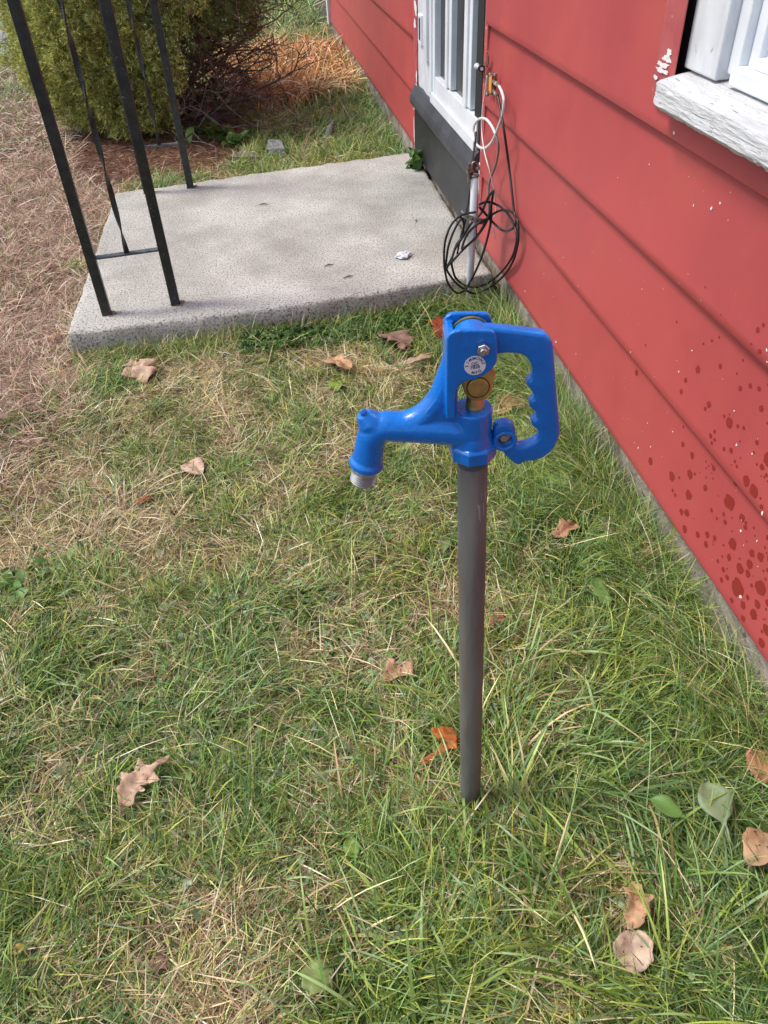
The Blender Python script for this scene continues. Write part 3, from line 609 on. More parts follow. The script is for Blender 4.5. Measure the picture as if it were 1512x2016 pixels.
tube(cl, [cw(919, 337), cw(932, 338)], .0045, 8); frombm('clamp_bolt', cl, M['fit'], clamp)
bm = bmesh.new()                                    # perforated strap
sp_ = smooth_path([cw(911, 424, .02), cw(908, 419, 0), cw(913, 423, -.016), cw(925, 429, -.022), cw(940, 434, -.022), cw(952, 436, -.012), cw(960, 432, .01)], 6)
hv = pd*.0095; th = Nn*.0014
rg = [[bm.verts.new(tuple(p+hv+th)), bm.verts.new(tuple(p-hv+th)), bm.verts.new(tuple(p-hv-th)), bm.verts.new(tuple(p+hv-th))] for p in sp_]
for a, b in zip(rg, rg[1:]):
    for j in range(4): bm.faces.new([a[j], a[(j+1) % 4], b[(j+1) % 4], b[j]])
bm.faces.new(rg[0]); bm.faces.new(rg[-1]); strap = frombm('perforated_strap', bm, M['zinc'], pipe)
bm = bmesh.new()
for k in range(8, len(sp_)-6, 4): lathe(bm, tuple(sp_[k]-Nn*.0030), tuple(Nn), [(0, .0026), (.001, .0026)], 10)
frombm('strap_holes', bm, M['gap'], strap)
XW = W-.012
def cp(px, py, y=1.80, xoff=.035):
    a = ony(px, py, y); b = onx(px, py, W-xoff); k = min(1, max(0, (py-250)/110)); k = k*k*(3-2*k); p = b*(1-k)+a*k
    if p[0] > XW: p = onx(px, py, XW)
    return p
def cz(X, Y): return 870+X/6.722, 300+Y/6.722
def cable(paths, rad, name, m, parent):
    bm = bmesh.new()
    for P, yy in paths:
        pts = [cp(*q, y=yy+.006*math.sin(i*1.7)) for i, q in enumerate(P)]; tube(bm, smooth_path(pts, 7), rad, 8)
    return frombm(name, bm, m, parent, smooth=True)
Z = lambda L: [cz(*q) for q in L]
bc = empty('coiled_cable', tuple(gp0*np.array([1, 1, 0])+np.array([0, -.02, .2]))); tag(bc, 'black cable wound in loose loops around the thin grey pipe', 'cable')
cable([([(980, 188), (985, 215), (993, 262), (1001, 320), (1008, 380), (1013, 420)]+Z([(1000, 900), (1012, 1050), (1000, 1230), (935, 1450), (800, 1650), (610, 1800), (440, 1865), (330, 1830), (200, 1740), (110, 1630), (66, 1530), (150, 1430), (250, 1320), (340, 1230), (480, 1090), (590, 920), (640, 760), (665, 620), (682, 500)]), 1.790)], .0039, 'cable_run', M['cable'], bc)
cable([(Z([(490, 690), (600, 655), (740, 700), (860, 800), (940, 930), (985, 1060), (985, 1200), (920, 1400), (770, 1600), (600, 1730), (440, 1785), (300, 1760), (190, 1670), (145, 1560), (130, 1440), (170, 1290), (270, 1130), (380, 950), (520, 800), (600, 620), (672, 510)]), 1.800)], .0039, 'cable_run', M['cable'], bc)
cable([(Z([(450, 790), (260, 830), (130, 950), (50, 1150), (28, 1350), (40, 1560), (90, 1750), (200, 1860), (300, 1825), (380, 1700), (500, 1450), (590, 1180), (650, 900), (655, 700), (682, 500)]), 1.780)], .0039, 'cable_run', M['cable'], bc)
cable([(Z([(490, 720), (600, 840), (700, 950), (820, 1040), (930, 1010), (985, 900), (940, 800), (830, 765), (720, 790), (600, 880), (500, 930), (400, 1010), (320, 1110), (265, 1280), (330, 1230), (450, 1130), (560, 960), (610, 860)]), 1.785)], .0039, 'cable_run', M['cable'], bc)
cable([(Z([(330, 860), (240, 900), (150, 1060), (85, 1250), (60, 1420), (55, 1520), (130, 1400), (190, 1230), (260, 1120), (290, 980), (270, 880), (230, 850)]), 1.815)], .0039, 'cable_run', M['cable'], bc)
cable([([(937, 260), (935, 285), (931, 310), (929, 340), (928, 352)], 1.80), ([(926, 370), (923, 395), (919, 415), (915, 440), (908, 462), (900, 500)], 1.83)], .0034, 'cable_run', M['cable'], bc)
wc = empty('white_cable', tuple(onx(985, 175, W-.03))); tag(wc, 'white cable with one open loop hanging from the small metal block on the siding', 'cable')
cable([([(983, 170), (989, 184), (992, 200), (989, 225), (981, 250), (968, 280), (952, 292), (938, 284), (932, 265), (934, 246), (944, 234), (957, 235), (968, 248), (976, 265)], 1.9)], .0042, 'cable_run', M['wcable'], wc)
cable([([(976, 265), (981, 285), (980, 305), (974, 330), (966, 350), (962, 370), (962, 392), (963, 420)], 1.86)], .0037, 'cable_tail', M['gcable'], wc)
tw = empty('thin_wire', tuple(onx(960, 150, W-.03))); tag(tw, 'thin bare white wire hanging in front of the red siding beside the cables', 'wire')
cable([([(959, 149), (956, 172), (951, 205), (948, 240), (949, 265), (954, 300), (962, 330), (971, 365), (975, 395), (976, 415), (972, 428)], 1.84)], .0019, 'wire_run', M['wcable'], tw)
cable([([(944, 320), (943, 375), (946, 398), (952, 412), (960, 425), (965, 440), (972, 455), (976, 470)], 1.82)], .0018, 'wire_run', M['wcable'], tw)
# small metal block with connectors, orange tag
def ws(px, py, d=.0): return onx(px, py, W-.004-d)
blk = empty('cable_grounding_block', tuple(ws(972, 165))); tag(blk, 'small tarnished metal connector block with an orange tag screwed to the siding', 'connector block')
bm = bmesh.new(); c = ws(968, 166); box(bm, (W-.014, c[1]-.018, c[2]-.026), (W+.003, c[1]+.014, c[2]+.028)); frombm('block_body', bm, M['fit'], blk, bevel=.002)
for px, py in ((965, 147), (975, 148), (959, 186)):
    q_ = ws(px, py, .006); bm = bmesh.new(); lathe(bm, tuple(q_+np.array([.006, 0, 0])), (-1, 0, 0), [(0, .0055), (.008, .0055), (.010, .004)], 8); frombm('screw', bm, M['fit'], blk)
for (a, b) in (((972, 160), (981, 168)), ((972, 179), (979, 187))):
    p, q_ = ws(*a, .02), ws(*b, .03); bm = bmesh.new(); dd = nrm(q_-p); L = np.linalg.norm(q_-p); lathe(bm, tuple(p-dd*.01), tuple(dd), [(0, .0045), (L*.4, .0045), (L*.42, .0065), (L*.75, .0065), (L*.77, .005), (L+.014, .005)], 6); frombm('connector', bm, M['steel'], blk)
bm = bmesh.new(); a = [ws(963, 151, .016), ws(968, 150, .016), ws(967, 179, .017), ws(966, 185, .017), ws(962, 178, .017)]; prism(bm, [tuple(p) for p in a], (.0012, 0, 0)); frombm('orange_tag', bm, M['orange'], blk)
ins = empty('cable_insulator', tuple(ws(951, 135))); tag(ins, 'rusty bracket with a small round black and white cable insulator left of the connector block', 'insulator')
bm = bmesh.new(); c = ws(961, 117); box(bm, (W-.0055, c[1]-.006, c[2]-.014), (W-.0025, c[1]+.006, c[2]+.012)); c = ws(958, 127); box(bm, (W-.006, c[1]-.010, c[2]-.006), (W-.003, c[1]+.022, c[2]+.006)); c = ws(953, 143); box(bm, (W-.006, c[1]-.006, c[2]-.016), (W-.003, c[1]+.006, c[2]+.02)); frombm('bracket', bm, mat('rusty_bracket', (.16, .07, .045), .8), ins)
p, q_ = ws(938, 130, .012), ws(953, 138, .03); dd = nrm(q_-p); L = np.linalg.norm(q_-p)
bm = bmesh.new(); lathe(bm, tuple(p), tuple(dd), [(0, .006), (.006, .0095), (.012, .0095), (.018, .006), (L*.7, .006)], 16); frombm('insulator_collar', bm, M['conduit'], ins, smooth=True)
bm = bmesh.new(); lathe(bm, tuple(p+dd*L*.62), tuple(dd), [(0, .0115), (.010, .0120), (.016, .0105), (.016, .0055), (.012, .005)], 20); frombm('insulator_ring', bm, M['cable'], ins, smooth=False)
bm = bmesh.new(); lathe(bm, tuple(p+dd*(L*.62+.0125)), tuple(dd), [(0, .0052), (.004, .0052)], 14); frombm('insulator_core', bm, M['conduit'], ins)
# ================================================================== VEGETATION
def blades(name, X, Y, Zr, az, L, wd, e0, droop, col, nseg=3, twist=None):
    n = len(X); k = nseg; tw = RG.uniform(-1, 1, n)*.9 if twist is None else twist
    px, py, pz = X.copy(), Y.copy(), Zr.copy(); V = np.zeros((n, 2*k+1, 3)); sx, sy = -np.sin(az), np.cos(az)
    for j in range(k+1):
        e = e0-droop*(j/k)
        if j < k:
            ww = wd*(1-.55*(j/k)**1.5)*.5; ct = np.cos(tw); st = np.sin(tw)
            ox, oy, oz = sx*ww*ct, sy*ww*ct, ww*st
            V[:, 2*j] = np.stack([px-ox, py-oy, pz-oz], 1); V[:, 2*j+1] = np.stack([px+ox, py+oy, pz+oz], 1)
        else: V[:, 2*k] = np.stack([px, py, pz], 1)
        em = e0-droop*((j+.5)/k); s = L/k; px = px+s*np.cos(em)*np.cos(az); py = py+s*np.cos(em)*np.sin(az); pz = np.maximum(pz+s*np.sin(em), Zr-.002+.006*RG.random(n))
    base = (np.arange(n)*(2*k+1))[:, None]; q = []
    for j in range(k-1): q.append(base+np.array([[2*j, 2*j+1, 2*j+3, 2*j+2]]))
    f3 = base+np.array([[2*k-2, 2*k-1, 2*k]]); cc = np.repeat(col, 2*k+1, 0)
    sh = np.tile(np.concatenate([np.repeat(np.linspace(.82, 1.0, k), 2), [1.06]]), n)[:, None]  # root-to-tip shading put into the blade colours
    return V.reshape(-1, 3), np.concatenate(q), f3, np.clip(cc*sh, 0, 1)
def merge(Ls):
    V, Q, T, Cc, o = [], [], [], [], 0
    for v, q, t, c in Ls: V.append(v); Q.append(q+o); T.append(t+o); Cc.append(c); o += len(v)
    return np.concatenate(V), np.concatenate(Q), np.concatenate(T), np.concatenate(Cc)
GREEN = np.array([(.17, .28, .045), (.25, .37, .07), (.10, .20, .035), (.35, .45, .09), (.16, .30, .10), (.42, .46, .10), (.29, .42, .16), (.07, .14, .025)])
STRAW = np.array([(.74, .60, .34), (.60, .47, .26), (.84, .74, .50), (.42, .30, .17), (.66, .57, .24), (.30, .18, .11)])
PINKST = np.array([(.72, .52, .38), (.58, .38, .27), (.82, .65, .50), (.42, .26, .18), (.28, .15, .10)])
def pick(P, n, j=.26): c = P[RG.integers(0, len(P), n)]; return np.clip(c*(1+RG.normal(0, j, (n, 1))), 0, 1)
BARE = gnd(60, 480); 
def dryness(x, y):
    """share of dead grass, 0..1, by place in the yard"""
    d = .43+1.0*(fbm(x, y, .30, 5)-.5)+1.0*(vn(x, y, .07, 12)-.5)
    d += .85*np.clip((-x-.80)/.22, 0, 1)*np.clip((y-1.15)/.4, 0, 1)*np.clip((6.0-y)/1.2, 0, 1)     # left of the slab
    d += .15*np.clip((-x-.45)/.4, 0, 1)*np.clip((y-.3)/.4, 0, 1)+.10*np.clip((y-.75)/.4, 0, 1)*np.clip((1.8-y)/.2, 0, 1)*np.clip((.3-x)/.3, 0, 1)
    d -= .38*np.clip((x-.12)/.25, 0, 1)*np.clip((4.5-y)/1, 0, 1)                                     # lush by the wall
    d -= .06*np.clip((.45-y)/.5, 0, 1)
    d += .1*np.exp(-((x-.15)**2+(y-.45)**2)/.03)+.25*np.exp(-((x+.12)**2+(y-.12)**2)/.01)
    d -= .5*np.exp(-((x-.25)**2)/.08-((y-1.72)**2)/.012)
    return np.clip(d, .03, .97)
def allowed(x, y, sl=.0):
    ok = x < W+.012
    e = np.array([(p-SLW.mean(0))*(1+sl)+SLW.mean(0) for p in SLW]); ok &= ~inpoly(x, y, e)
    ok &= (x**2+y**2) > .0175**2
    ok &= ~((y > 1.78) & (y < 3.55) & (x > .45)); return ok
def scatter(n, x0, x1, y0, y1): return RG.uniform(x0, x1, n), RG.uniform(y0, y1, n)
def infr(x, y, m=60):
    P = (np.stack([x, y, np.zeros(len(x))], 1)-CAM)@ROT; px = CX+F*P[:, 0]/P[:, 2]; py = CY+F*P[:, 1]/P[:, 2]
    return (P[:, 2] > .1) & (px > -m*4) & (px < 1512+m*4) & (py > -m*2) & (py < 2016+m*4)
rb = random.Random(5)
# ---- broad leaf rosettes, weeds
def leafgrid(L, wfun, ns=14, nw=5, curl=.0, fold=.15, bend=.3, jit=.03, stem=0):
    V = []; rows = []
    for i in range(ns+1):
        s = i/ns; wv = wfun(s)*L; zc = bend*L*math.sin(s*math.pi)*.5
        for j in range(nw+1):
            t = (j/nw-.5)*2; V.append([s*L, t*wv+.0*L, zc+abs(t)*wv*fold+curl*wv*t*t*math.sin(s*9)+L*jit*noise.noise(Vector((s*4+L*900, t*2, 3)))])
    F4 = [(i*(nw+1)+j, (i+1)*(nw+1)+j, (i+1)*(nw+1)+j+1, i*(nw+1)+j+1) for i in range(ns) for j in range(nw)]
    return np.array(V), np.array(F4)
def place(V, loc, yaw, pitch=0, roll=0):
    Rm = np.array((Matrix.Rotation(yaw, 3, 'Z')@Matrix.Rotation(-pitch, 3, 'Y')@Matrix.Rotation(roll, 3, 'X'))); return V@Rm.T+np.array(loc)
OVAL = lambda s: .28*math.sin(math.pi*min(1, max(0, s*.98+.01)))**.7+.002
SPOON = lambda s: (.03 if s < .3 else .03+.24*math.sin(math.pi*(s-.3)/.7)**.8)+.001
def plant(name, loc, n, Lr, pal, label, cat, wf=OVAL, pitch=(.2, 1.0), group=None, h=0., parent=None, mm=None, spread=0.):
    Vs, Fs, Cs, o = [], [], [], 0
    for k in range(n):
        L = rb.uniform(*Lr); V, F4 = leafgrid(L, wf, 10, 4, fold=.25, bend=rb.uniform(.1, .5), curl=.1); yaw = k*2.4+rb.gauss(0, .3)
        lo = np.array([rb.gauss(0, spread), rb.gauss(0, spread), rb.uniform(0, h)]); V = place(V, lo, yaw, rb.uniform(*pitch), rb.gauss(0, .3)); c = np.array(rb.choice(pal))*rb.uniform(.8, 1.25)
        Vs.append(V); Fs.append(F4+o); Cs.append(np.repeat(c[None], len(V), 0)); o += len(V)
    me = npmesh(name, np.concatenate(Vs), np.concatenate(Fs), None, np.clip(np.concatenate(Cs), 0, 1)); ob = link(name, me, mm or M['green'], smooth=True); ob.location = tuple(loc); tag(ob, label, cat, group); return ob
GP = [(.07, .15, .03), (.10, .20, .04), (.05, .11, .025), (.15, .24, .06)]
p = gnd(822, 330, SZ); plant('weed_plant', (p[0], p[1], .08), 34, (.035, .075), GP, 'leafy green weed growing in the gap at the far right corner of the slab', 'weed', pitch=(.2, 1.3), h=.07, spread=.025)
def g3(px, py, dz=0.): q = gnd(px, py); return (q[0], q[1], float(gz(q[0], q[1]))+dz)
WG = 'broad leaved plants beside the litter bed'
plant('broadleaf_plant', g3(438, 285), 30, (.06, .11), [(.10, .19, .03), (.14, .24, .04), (.07, .13, .025)], 'light green broad leaved plant growing by the right foot of the bush', 'plant', pitch=(.1, 1.0), group=WG, h=.06, spread=.07)
plant('broadleaf_plant', g3(478, 300), 26, (.05, .09), GP, 'darker low leafy plant just right of the light green one by the litter bed', 'plant', pitch=(.1, 1.0), group=WG, h=.05, spread=.035)
plant('broadleaf_plant', g3(396, 272), 7, (.06, .09), [(.12, .21, .04)], 'few broad leaves against the twigs at the foot of the bush', 'plant', pitch=(.1, .9), group=WG, h=.04, spread=.03)
for (px, py, lab, n, Lr) in [(318, 356, 'small green grass tuft on the litter between the far posts and the bush', 34, (.05, .11)), (155, 540, 'green grass tuft against the left edge of the slab', 30, (.06, .12)), (468, 342, 'yellow green grass tuft left of the grey slate', 50, (.06, .12)), (415, 332, 'tiny grass tuft behind the far iron post', 14, (.03, .06))]:
    q = g3(px, py); m = n; a = RG.uniform(0, 6.28, m); v = blades('t', RG.normal(0, .018, m), RG.normal(0, .018, m), np.zeros(m), a, RG.uniform(*Lr, m), RG.uniform(.003, .005, m), RG.uniform(.6, 1.4, m), RG.uniform(.3, 1.6, m), pick(GREEN[[0, 1, 3]], m), 5)
    o = link('grass_tuft', npmesh('grass_tuft', *v), M['grass']); o.location = (q[0], q[1], q[2]+.01); tag(o, lab, 'grass tuft', 'grass tufts around the slab')
# green plantain and dandelion leaves in the near lawn (leaf tip px, base px)
LEAFP = []
def mark(a, b, r=.3): LEAFP.append(((a[0]+b[0])/2, (a[1]+b[1])/2, max(.012, np.linalg.norm(b-a)*r*1.1)))
def singleleaf(name, base, tip, wf, c, label, cat, group, dz=.02, mm=None, fold=.2, tipc=None, wid=1.):
    a = gnd(*base, dz); b = gnd(*tip, dz); mark(a, b); L = np.linalg.norm(b-a); V, F4 = leafgrid(L, lambda s: wf(s)*wid, 16, 6, fold=fold, bend=.18, curl=.25, jit=.02)
    V = place(V, (0, 0, 0), math.atan2(b[1]-a[1], b[0]-a[0]), .08, rb.gauss(0, .1)); cc = np.repeat(np.array(c)[None], len(V), 0)
    if tipc is not None: t = np.linspace(0, 1, 17).repeat(7)[:, None]; cc = cc*(1-t)+np.array(tipc)*t
    o = link(name, npmesh(name, V, F4, None, cc), mm or M['green'], smooth=True); o.location = (a[0], a[1], float(gz(a[0], a[1]))+dz); s = o.modifiers.new('s', 'SOLIDIFY'); s.thickness = .0004; tag(o, label, cat, group); return o
GG = 'broad green leaves in the near lawn'
singleleaf('green_leaf', (1435, 1662), (1385, 1548), SPOON, (.34, .45, .24), 'pale green spoon shaped leaf on the grass near the right edge', 'leaf', GG, .055, wid=1.1)
singleleaf('green_leaf', (1385, 1640), (1278, 1580), lambda s: (.02 if s < .42 else .02+.17*math.sin(math.pi*(s-.42)/.58)**.7), (.20, .38, .09), 'bright green leaf on a thin stalk left of the pale spoon shaped leaf', 'leaf', GG, .055)
singleleaf('green_leaf', (921, 1675), (918, 1628), lambda s: .42*math.sin(math.pi*s)**.8+.01, (.19, .34, .04), 'small yellow green oval leaf just below the hydrant pipe', 'leaf', GG, .035)
singleleaf('green_leaf', (700, 1690), (685, 1650), OVAL, (.20, .33, .05), 'light green oval leaf left of the one below the pipe', 'leaf', GG, .035, wid=1.3)
singleleaf('green_leaf', (1000, 1700), (1048, 1690), OVAL, (.07, .16, .03), 'dark green leaf in the grass right of the pipe foot', 'leaf', GG, .03, wid=1.2)
singleleaf('green_leaf', (955, 1820), (950, 1775), lambda s: .5*math.sin(math.pi*s)**.7+.01, (.30, .36, .05), 'yellowish round leaf in the grass below the pipe', 'leaf', GG, .03)
singleleaf('green_leaf', (600, 1900), (652, 1955), lambda s: .40*math.sin(math.pi*s)**.6+.05*math.sin(s*20)+.02, (.28, .36, .12), 'mottled yellow green leaf at the bottom edge of the lawn', 'leaf', GG, .03)
singleleaf('green_leaf', (1165, 1130), (1200, 1205), lambda s: .12*math.sin(math.pi*s)+.05*math.sin(s*26)*s+.02, (.17, .29, .08), 'long toothed green leaf lying right of the pipe', 'leaf', GG, .03)
singleleaf('green_leaf', (880, 1060), (872, 1095), lambda s: .2*math.sin(math.pi*s)+.01, (.24, .33, .12), 'narrow pale green leaf left of the middle of the pipe', 'leaf', GG, .03)
singleleaf('green_leaf', (1060, 960), (1130, 942), SPOON, (.19, .31, .09), 'light green leaf under the blue handle', 'leaf', GG, .03)
singleleaf('green_leaf', (1070, 935), (1098, 965), OVAL, (.12, .26, .06), 'bright green oval leaf below the hooked end of the handle', 'leaf', GG, .03)
singleleaf('green_leaf', (664, 775), (660, 757), lambda s: .45*math.sin(math.pi*s)**.8+.01, (.26, .40, .06), 'small bright green leaf in the lawn above the spout', 'leaf', GG, .03)
plant('dandelion_rosette', g3(60, 1150, .01), 46, (.02, .055), [(.14, .28, .06), (.24, .38, .12), (.09, .19, .04)], 'rosette of bright green weed leaves at the left edge of the lawn', 'weed', wf=SPOON, pitch=(.2, 1.0), spread=.035)
plant('dandelion_rosette', g3(1180, 890, .01), 12, (.04, .09), [(.08, .17, .04), (.12, .22, .06)], 'low weed rosette between the handle and the foundation', 'weed', wf=SPOON, pitch=(.2, 1.0), spread=.035)
# ---- fallen oak and other dead leaves, each its own object
def oakw(ph, nl=3.5, w=.34):
    def f(s):
        env = math.sin(math.pi*min(1, s*.93+.05))**.6
        lob = abs(math.sin(s*math.pi*nl+ph)); return env*w*(.42+.58*lob**1.2)+.012*math.sin(s*60+ph)
    return f
def oakleaf(base, tip, c, label, w=.34, nl=3.5, dz=.028, curl=.5, name='oak_leaf', cat='fallen leaf', wf=None, bend=.25, fold=.25, stem=True, group='dead leaves lying on the lawn'):
    a = gnd(*base, dz); b = gnd(*tip, dz); mark(a, b, .5); L = np.linalg.norm(b-a); fl, fr = (wf, wf) if wf else (oakw(rb.uniform(0, .6), nl, w), oakw(rb.uniform(.6, 1.4), nl, w)); ns, nw = 44, 8; V = []
    sd = rb.uniform(0, 90); cv = rb.gauss(0, .08)
    for i in range(ns+1):
        s = i/ns
        for j in range(nw+1):
            t = (j/nw-.5)*2; wv = (fl(s) if t < 0 else fr(s))*L
            z = bend*L*math.sin(s*math.pi)*.4+abs(t)*wv*fold+curl*L*.14*noise.noise(Vector((s*2.6, t*1.3, sd)))+abs(t)**2*L*.03*noise.noise(Vector((s*9, t*4, sd+5)))
            V.append([s*L+abs(t)*wv*.35*math.sin(s*3), t*wv+cv*L*math.sin(s*3), z])
    if stem: pass
    F4 = [(i*(nw+1)+j, (i+1)*(nw+1)+j, (i+1)*(nw+1)+j+1, i*(nw+1)+j+1) for i in range(ns) for j in range(nw)]; V = np.array(V); n0 = len(V)
    V = place(V, (0, 0, 0), math.atan2(b[1]-a[1], b[0]-a[0]), rb.gauss(0, .04), rb.gauss(0, .09)); V[:, 2] += max(0, -V[:, 2].min()*.6)
    cc = np.repeat(np.array(c)[None], len(V), 0); cc = cc*(1-.25*np.exp(-np.abs(np.tile(np.linspace(-1, 1, nw+1), ns+1))*9))[:, None]
    o = link(name, npmesh(name, V, np.array(F4), None, cc), M['leaf'], smooth=True); o.location = (a[0], a[1], float(gz(a[0], a[1]))+dz); s_ = o.modifiers.new('s', 'SOLIDIFY'); s_.thickness = .0005
    bm = bmesh.new(); v0 = V[nw//2]; v1 = V[(nw+1)*8+nw//2]; d_ = nrm(v0-v1); tube(bm, [tuple(v0+(v1-v0)*.3), tuple(v0+d_*.006), tuple(v0+d_*.02-np.array([0, 0, .004]))], [.0007, .0007, .0005], 6); st = frombm('stem', bm, M['twig']); st.parent = o
    return tag(o, label, cat, group)
def tracedleaf(org, sc_, pts, mid, c, label, dz=.05, name='oak_leaf', amp=.011):
    P = [gnd(org[0]+x/sc_, org[1]+y/sc_, dz) for x, y in pts]; cen = sum(P)/len(P); A, B = [gnd(org[0]+x/sc_, org[1]+y/sc_, dz)-cen for x, y in mid]; mark(A+cen, B+cen, .5)
    bm = bmesh.new(); f = bm.faces.new([bm.verts.new(tuple(p-cen)) for p in P]); bmesh.ops.recalc_face_normals(bm, faces=bm.faces)
    if f.normal.z < 0: f.normal_flip()
    bmesh.ops.triangulate(bm, faces=bm.faces); 
    for _ in range(3):
        es = [e for e in bm.edges if e.calc_length() > .006]; bmesh.ops.subdivide_edges(bm, edges=es, cuts=1); bmesh.ops.triangulate(bm, faces=[f for f in bm.faces if len(f.verts) > 3])
    sd = rb.uniform(0, 99); col = []; AB = B-A; L = np.linalg.norm(AB); un = AB/L; perp = np.array([-un[1], un[0], 0])
    for v in bm.verts:
        d = np.array(v.co)-A; a_ = d.dot(un); b_ = d.dot(perp); v.co.z += amp*noise.noise(v.co*28+Vector((sd, 0, 0)))+amp*.5*noise.noise(v.co*75+Vector((sd, 9, 0)))+abs(b_)*.28
        vein = math.exp(-abs(b_)/.0009) + .55*max(0, 1-abs(((a_-abs(b_)*1.0)/L*6) % 1-.5)*9); col.append(np.array(c)*(1-.38*min(1, vein))*(1+.25*noise.noise(v.co*40+Vector((sd, 0, 5)))))
    me = bpy.data.meshes.new(name); bm.to_mesh(me); bm.free(); at = me.color_attributes.new('Col', 'FLOAT_COLOR', 'POINT'); at.data.foreach_set('color', np.hstack([np.array(col), np.ones((len(col), 1))]).astype(np.float32).ravel())
    o = link(name, me, M['leaf'], smooth=True); o.location = (cen[0], cen[1], float(gz(cen[0], cen[1]))+dz-.006); s_ = o.modifiers.new('s', 'SOLIDIFY'); s_.thickness = .0005
    b = bmesh.new(); tube(b, [tuple(A+un*.01+np.array([0, 0, .001])), tuple(A-un*.004), tuple(A-un*.018-np.array([0, 0, .005]))], [.0007, .0007, .0005], 6); st = frombm('stem', b, M['twig']); st.parent = o
    return tag(o, label, 'fallen leaf', 'dead leaves lying on the lawn')
TAN, PK, RST = (.58, .35, .19), (.66, .45, .31), (.50, .15, .035)
tracedleaf((0, 1400), 3.024, [(705, 550), (698, 470), (722, 450), (725, 375), (765, 375), (775, 385), (800, 360), (830, 290), (850, 300), (870, 325), (905, 330), (935, 290), (1010, 258), (1000, 300), (915, 355), (945, 400), (955, 408), (885, 430), (830, 440), (868, 470), (865, 488), (825, 480), (800, 510), (795, 545)], [(740, 545), (990, 275)], PK, 'large pale pinkish oak leaf on the lawn at lower left')
tracedleaf((1000, 1400), 2.953, [(735, 980), (710, 990), (712, 1015), (672, 1022), (700, 1062), (715, 1085), (692, 1135), (712, 1155), (675, 1165), (700, 1205), (700, 1245), (720, 1250), (765, 1245), (800, 1215), (798, 1190), (835, 1165), (825, 1135), (825, 1105), (860, 1075), (835, 1060), (800, 1050), (785, 1020), (780, 995), (750, 985)], [(725, 1250), (745, 985)], TAN, 'tan lobed oak leaf lying just above a round leaf at lower right', .055)
tracedleaf((1000, 1400), 2.953, [(690, 1262), (750, 1250), (800, 1270), (830, 1310), (850, 1340), (840, 1400), (850, 1450), (800, 1500), (740, 1520), (690, 1480), (640, 1430), (612, 1390), (610, 1350), (650, 1290)], [(745, 1515), (720, 1255)], (.60, .45, .33), 'round speckled leaf below the tan oak leaf at lower right', .05, 'round_leaf', .007)
tracedleaf((780, 900), 2.725, [(185, 1470), (240, 1447), (300, 1450), (328, 1470), (326, 1570), (290, 1560), (240, 1580), (185, 1610), (170, 1640), (140, 1620), (140, 1605), (185, 1580), (230, 1545), (255, 1525), (225, 1510), (200, 1490)], [(320, 1500), (150, 1625)], RST, 'rust orange oak leaf touching the foot of the hydrant pipe', .05)
tracedleaf((500, 900), 3.36, [(885, 1340), (935, 1345), (930, 1375), (985, 1380), (980, 1350), (1035, 1340), (1055, 1440), (1000, 1430), (930, 1450), (880, 1475), (840, 1465), (850, 1430), (875, 1390)], [(850, 1465), (1045, 1380)], (.62, .34, .22), 'crumpled tan leaf left of the middle of the pipe', .045)
oakleaf((262, 712), (292, 750), PK, 'curled tan oak leaf on the dry lawn below the slab', .42, 2.5, curl=1.1)
oakleaf((690, 735), (650, 712), TAN, 'tan oak leaf above the spout in the lawn', .40, 2.4, curl=.8)
oakleaf((398, 932), (372, 908), (.66, .46, .34), 'small pale leaf left of the spout', name='small_leaf', wf=lambda s: .42*math.sin(math.pi*s)**.8+.01, curl=.8)
oakleaf((268, 992), (298, 975), (.45, .17, .07), 'small rusty folded leaf in the left lawn', .25, 2, curl=1)
oakleaf((972, 810), (1012, 775), TAN, 'tan oak leaf behind the hydrant just right of the brass rod', .32, 3)
oakleaf((985, 806), (1046, 790), (.60, .34, .19), 'pale orange oak leaf seen through the handle opening', .32, 3)
oakleaf((750, 660), (800, 690), (.34, .20, .15), 'dull brown leaf in the grass in front of the slab', .40, 2.6, curl=1)
oakleaf((800, 722), (850, 705), (.48, .34, .22), 'long tan leaf left of the hydrant head', .22, 2, curl=.5)
oakleaf((868, 668), (880, 632), (.38, .06, .03), 'dark red leaf behind the top left of the hydrant head', .36, 2.5, curl=.8)
oakleaf((1090, 1055), (1132, 1026), (.48, .24, .14), 'reddish curled leaf right of the pipe below the handle', .34, 2.5, curl=1)
oakleaf((1180, 1045), (1205, 1018), (.34, .26, .20), 'grey brown leaf by the tall grass near the foundation', .26, 2.4, curl=1)
oakleaf((1222, 1048), (1240, 1012), (.45, .22, .10), 'brown leaf standing in the tall grass near the foundation', .32, 2.4, curl=1)
oakleaf((1272, 1108), (1296, 1068), (.55, .20, .07), 'orange brown leaf against the tall grass by the foundation', name='orange_leaf', wf=lambda s: .42*math.sin(math.pi*s)**.6+.02*math.sin(s*30), curl=.8)
oakleaf((950, 1238), (998, 1218), (.45, .20, .12), 'reddish folded leaf at the right side of the pipe', .22, 2.2, curl=1)
oakleaf((1500, 1545), (1512, 1480), (.50, .24, .12), 'curled orange brown leaf cut by the right edge above another', name='curled_leaf', wf=lambda s: .36*math.sin(math.pi*s)**.6+.01, curl=.8, dz=.06)
oakleaf((1475, 1708), (1500, 1640), (.52, .33, .18), 'curled tan leaf at the right edge beside the pale green leaf', name='curled_leaf', wf=lambda s: .42*math.sin(math.pi*s)**.6+.02*math.sin(s*20), curl=.8, dz=.06)
oakleaf((1265, 1490), (1320, 1478), (.30, .13, .08), 'dark reddish leaf half buried in the right hand grass', .24, 2, curl=.6, dz=.02)
oakleaf((1060, 1380), (1078, 1440), (.26, .18, .13), 'dark brown withered leaf in the grass right of the pipe', .22, 2, curl=1.2, dz=.015)
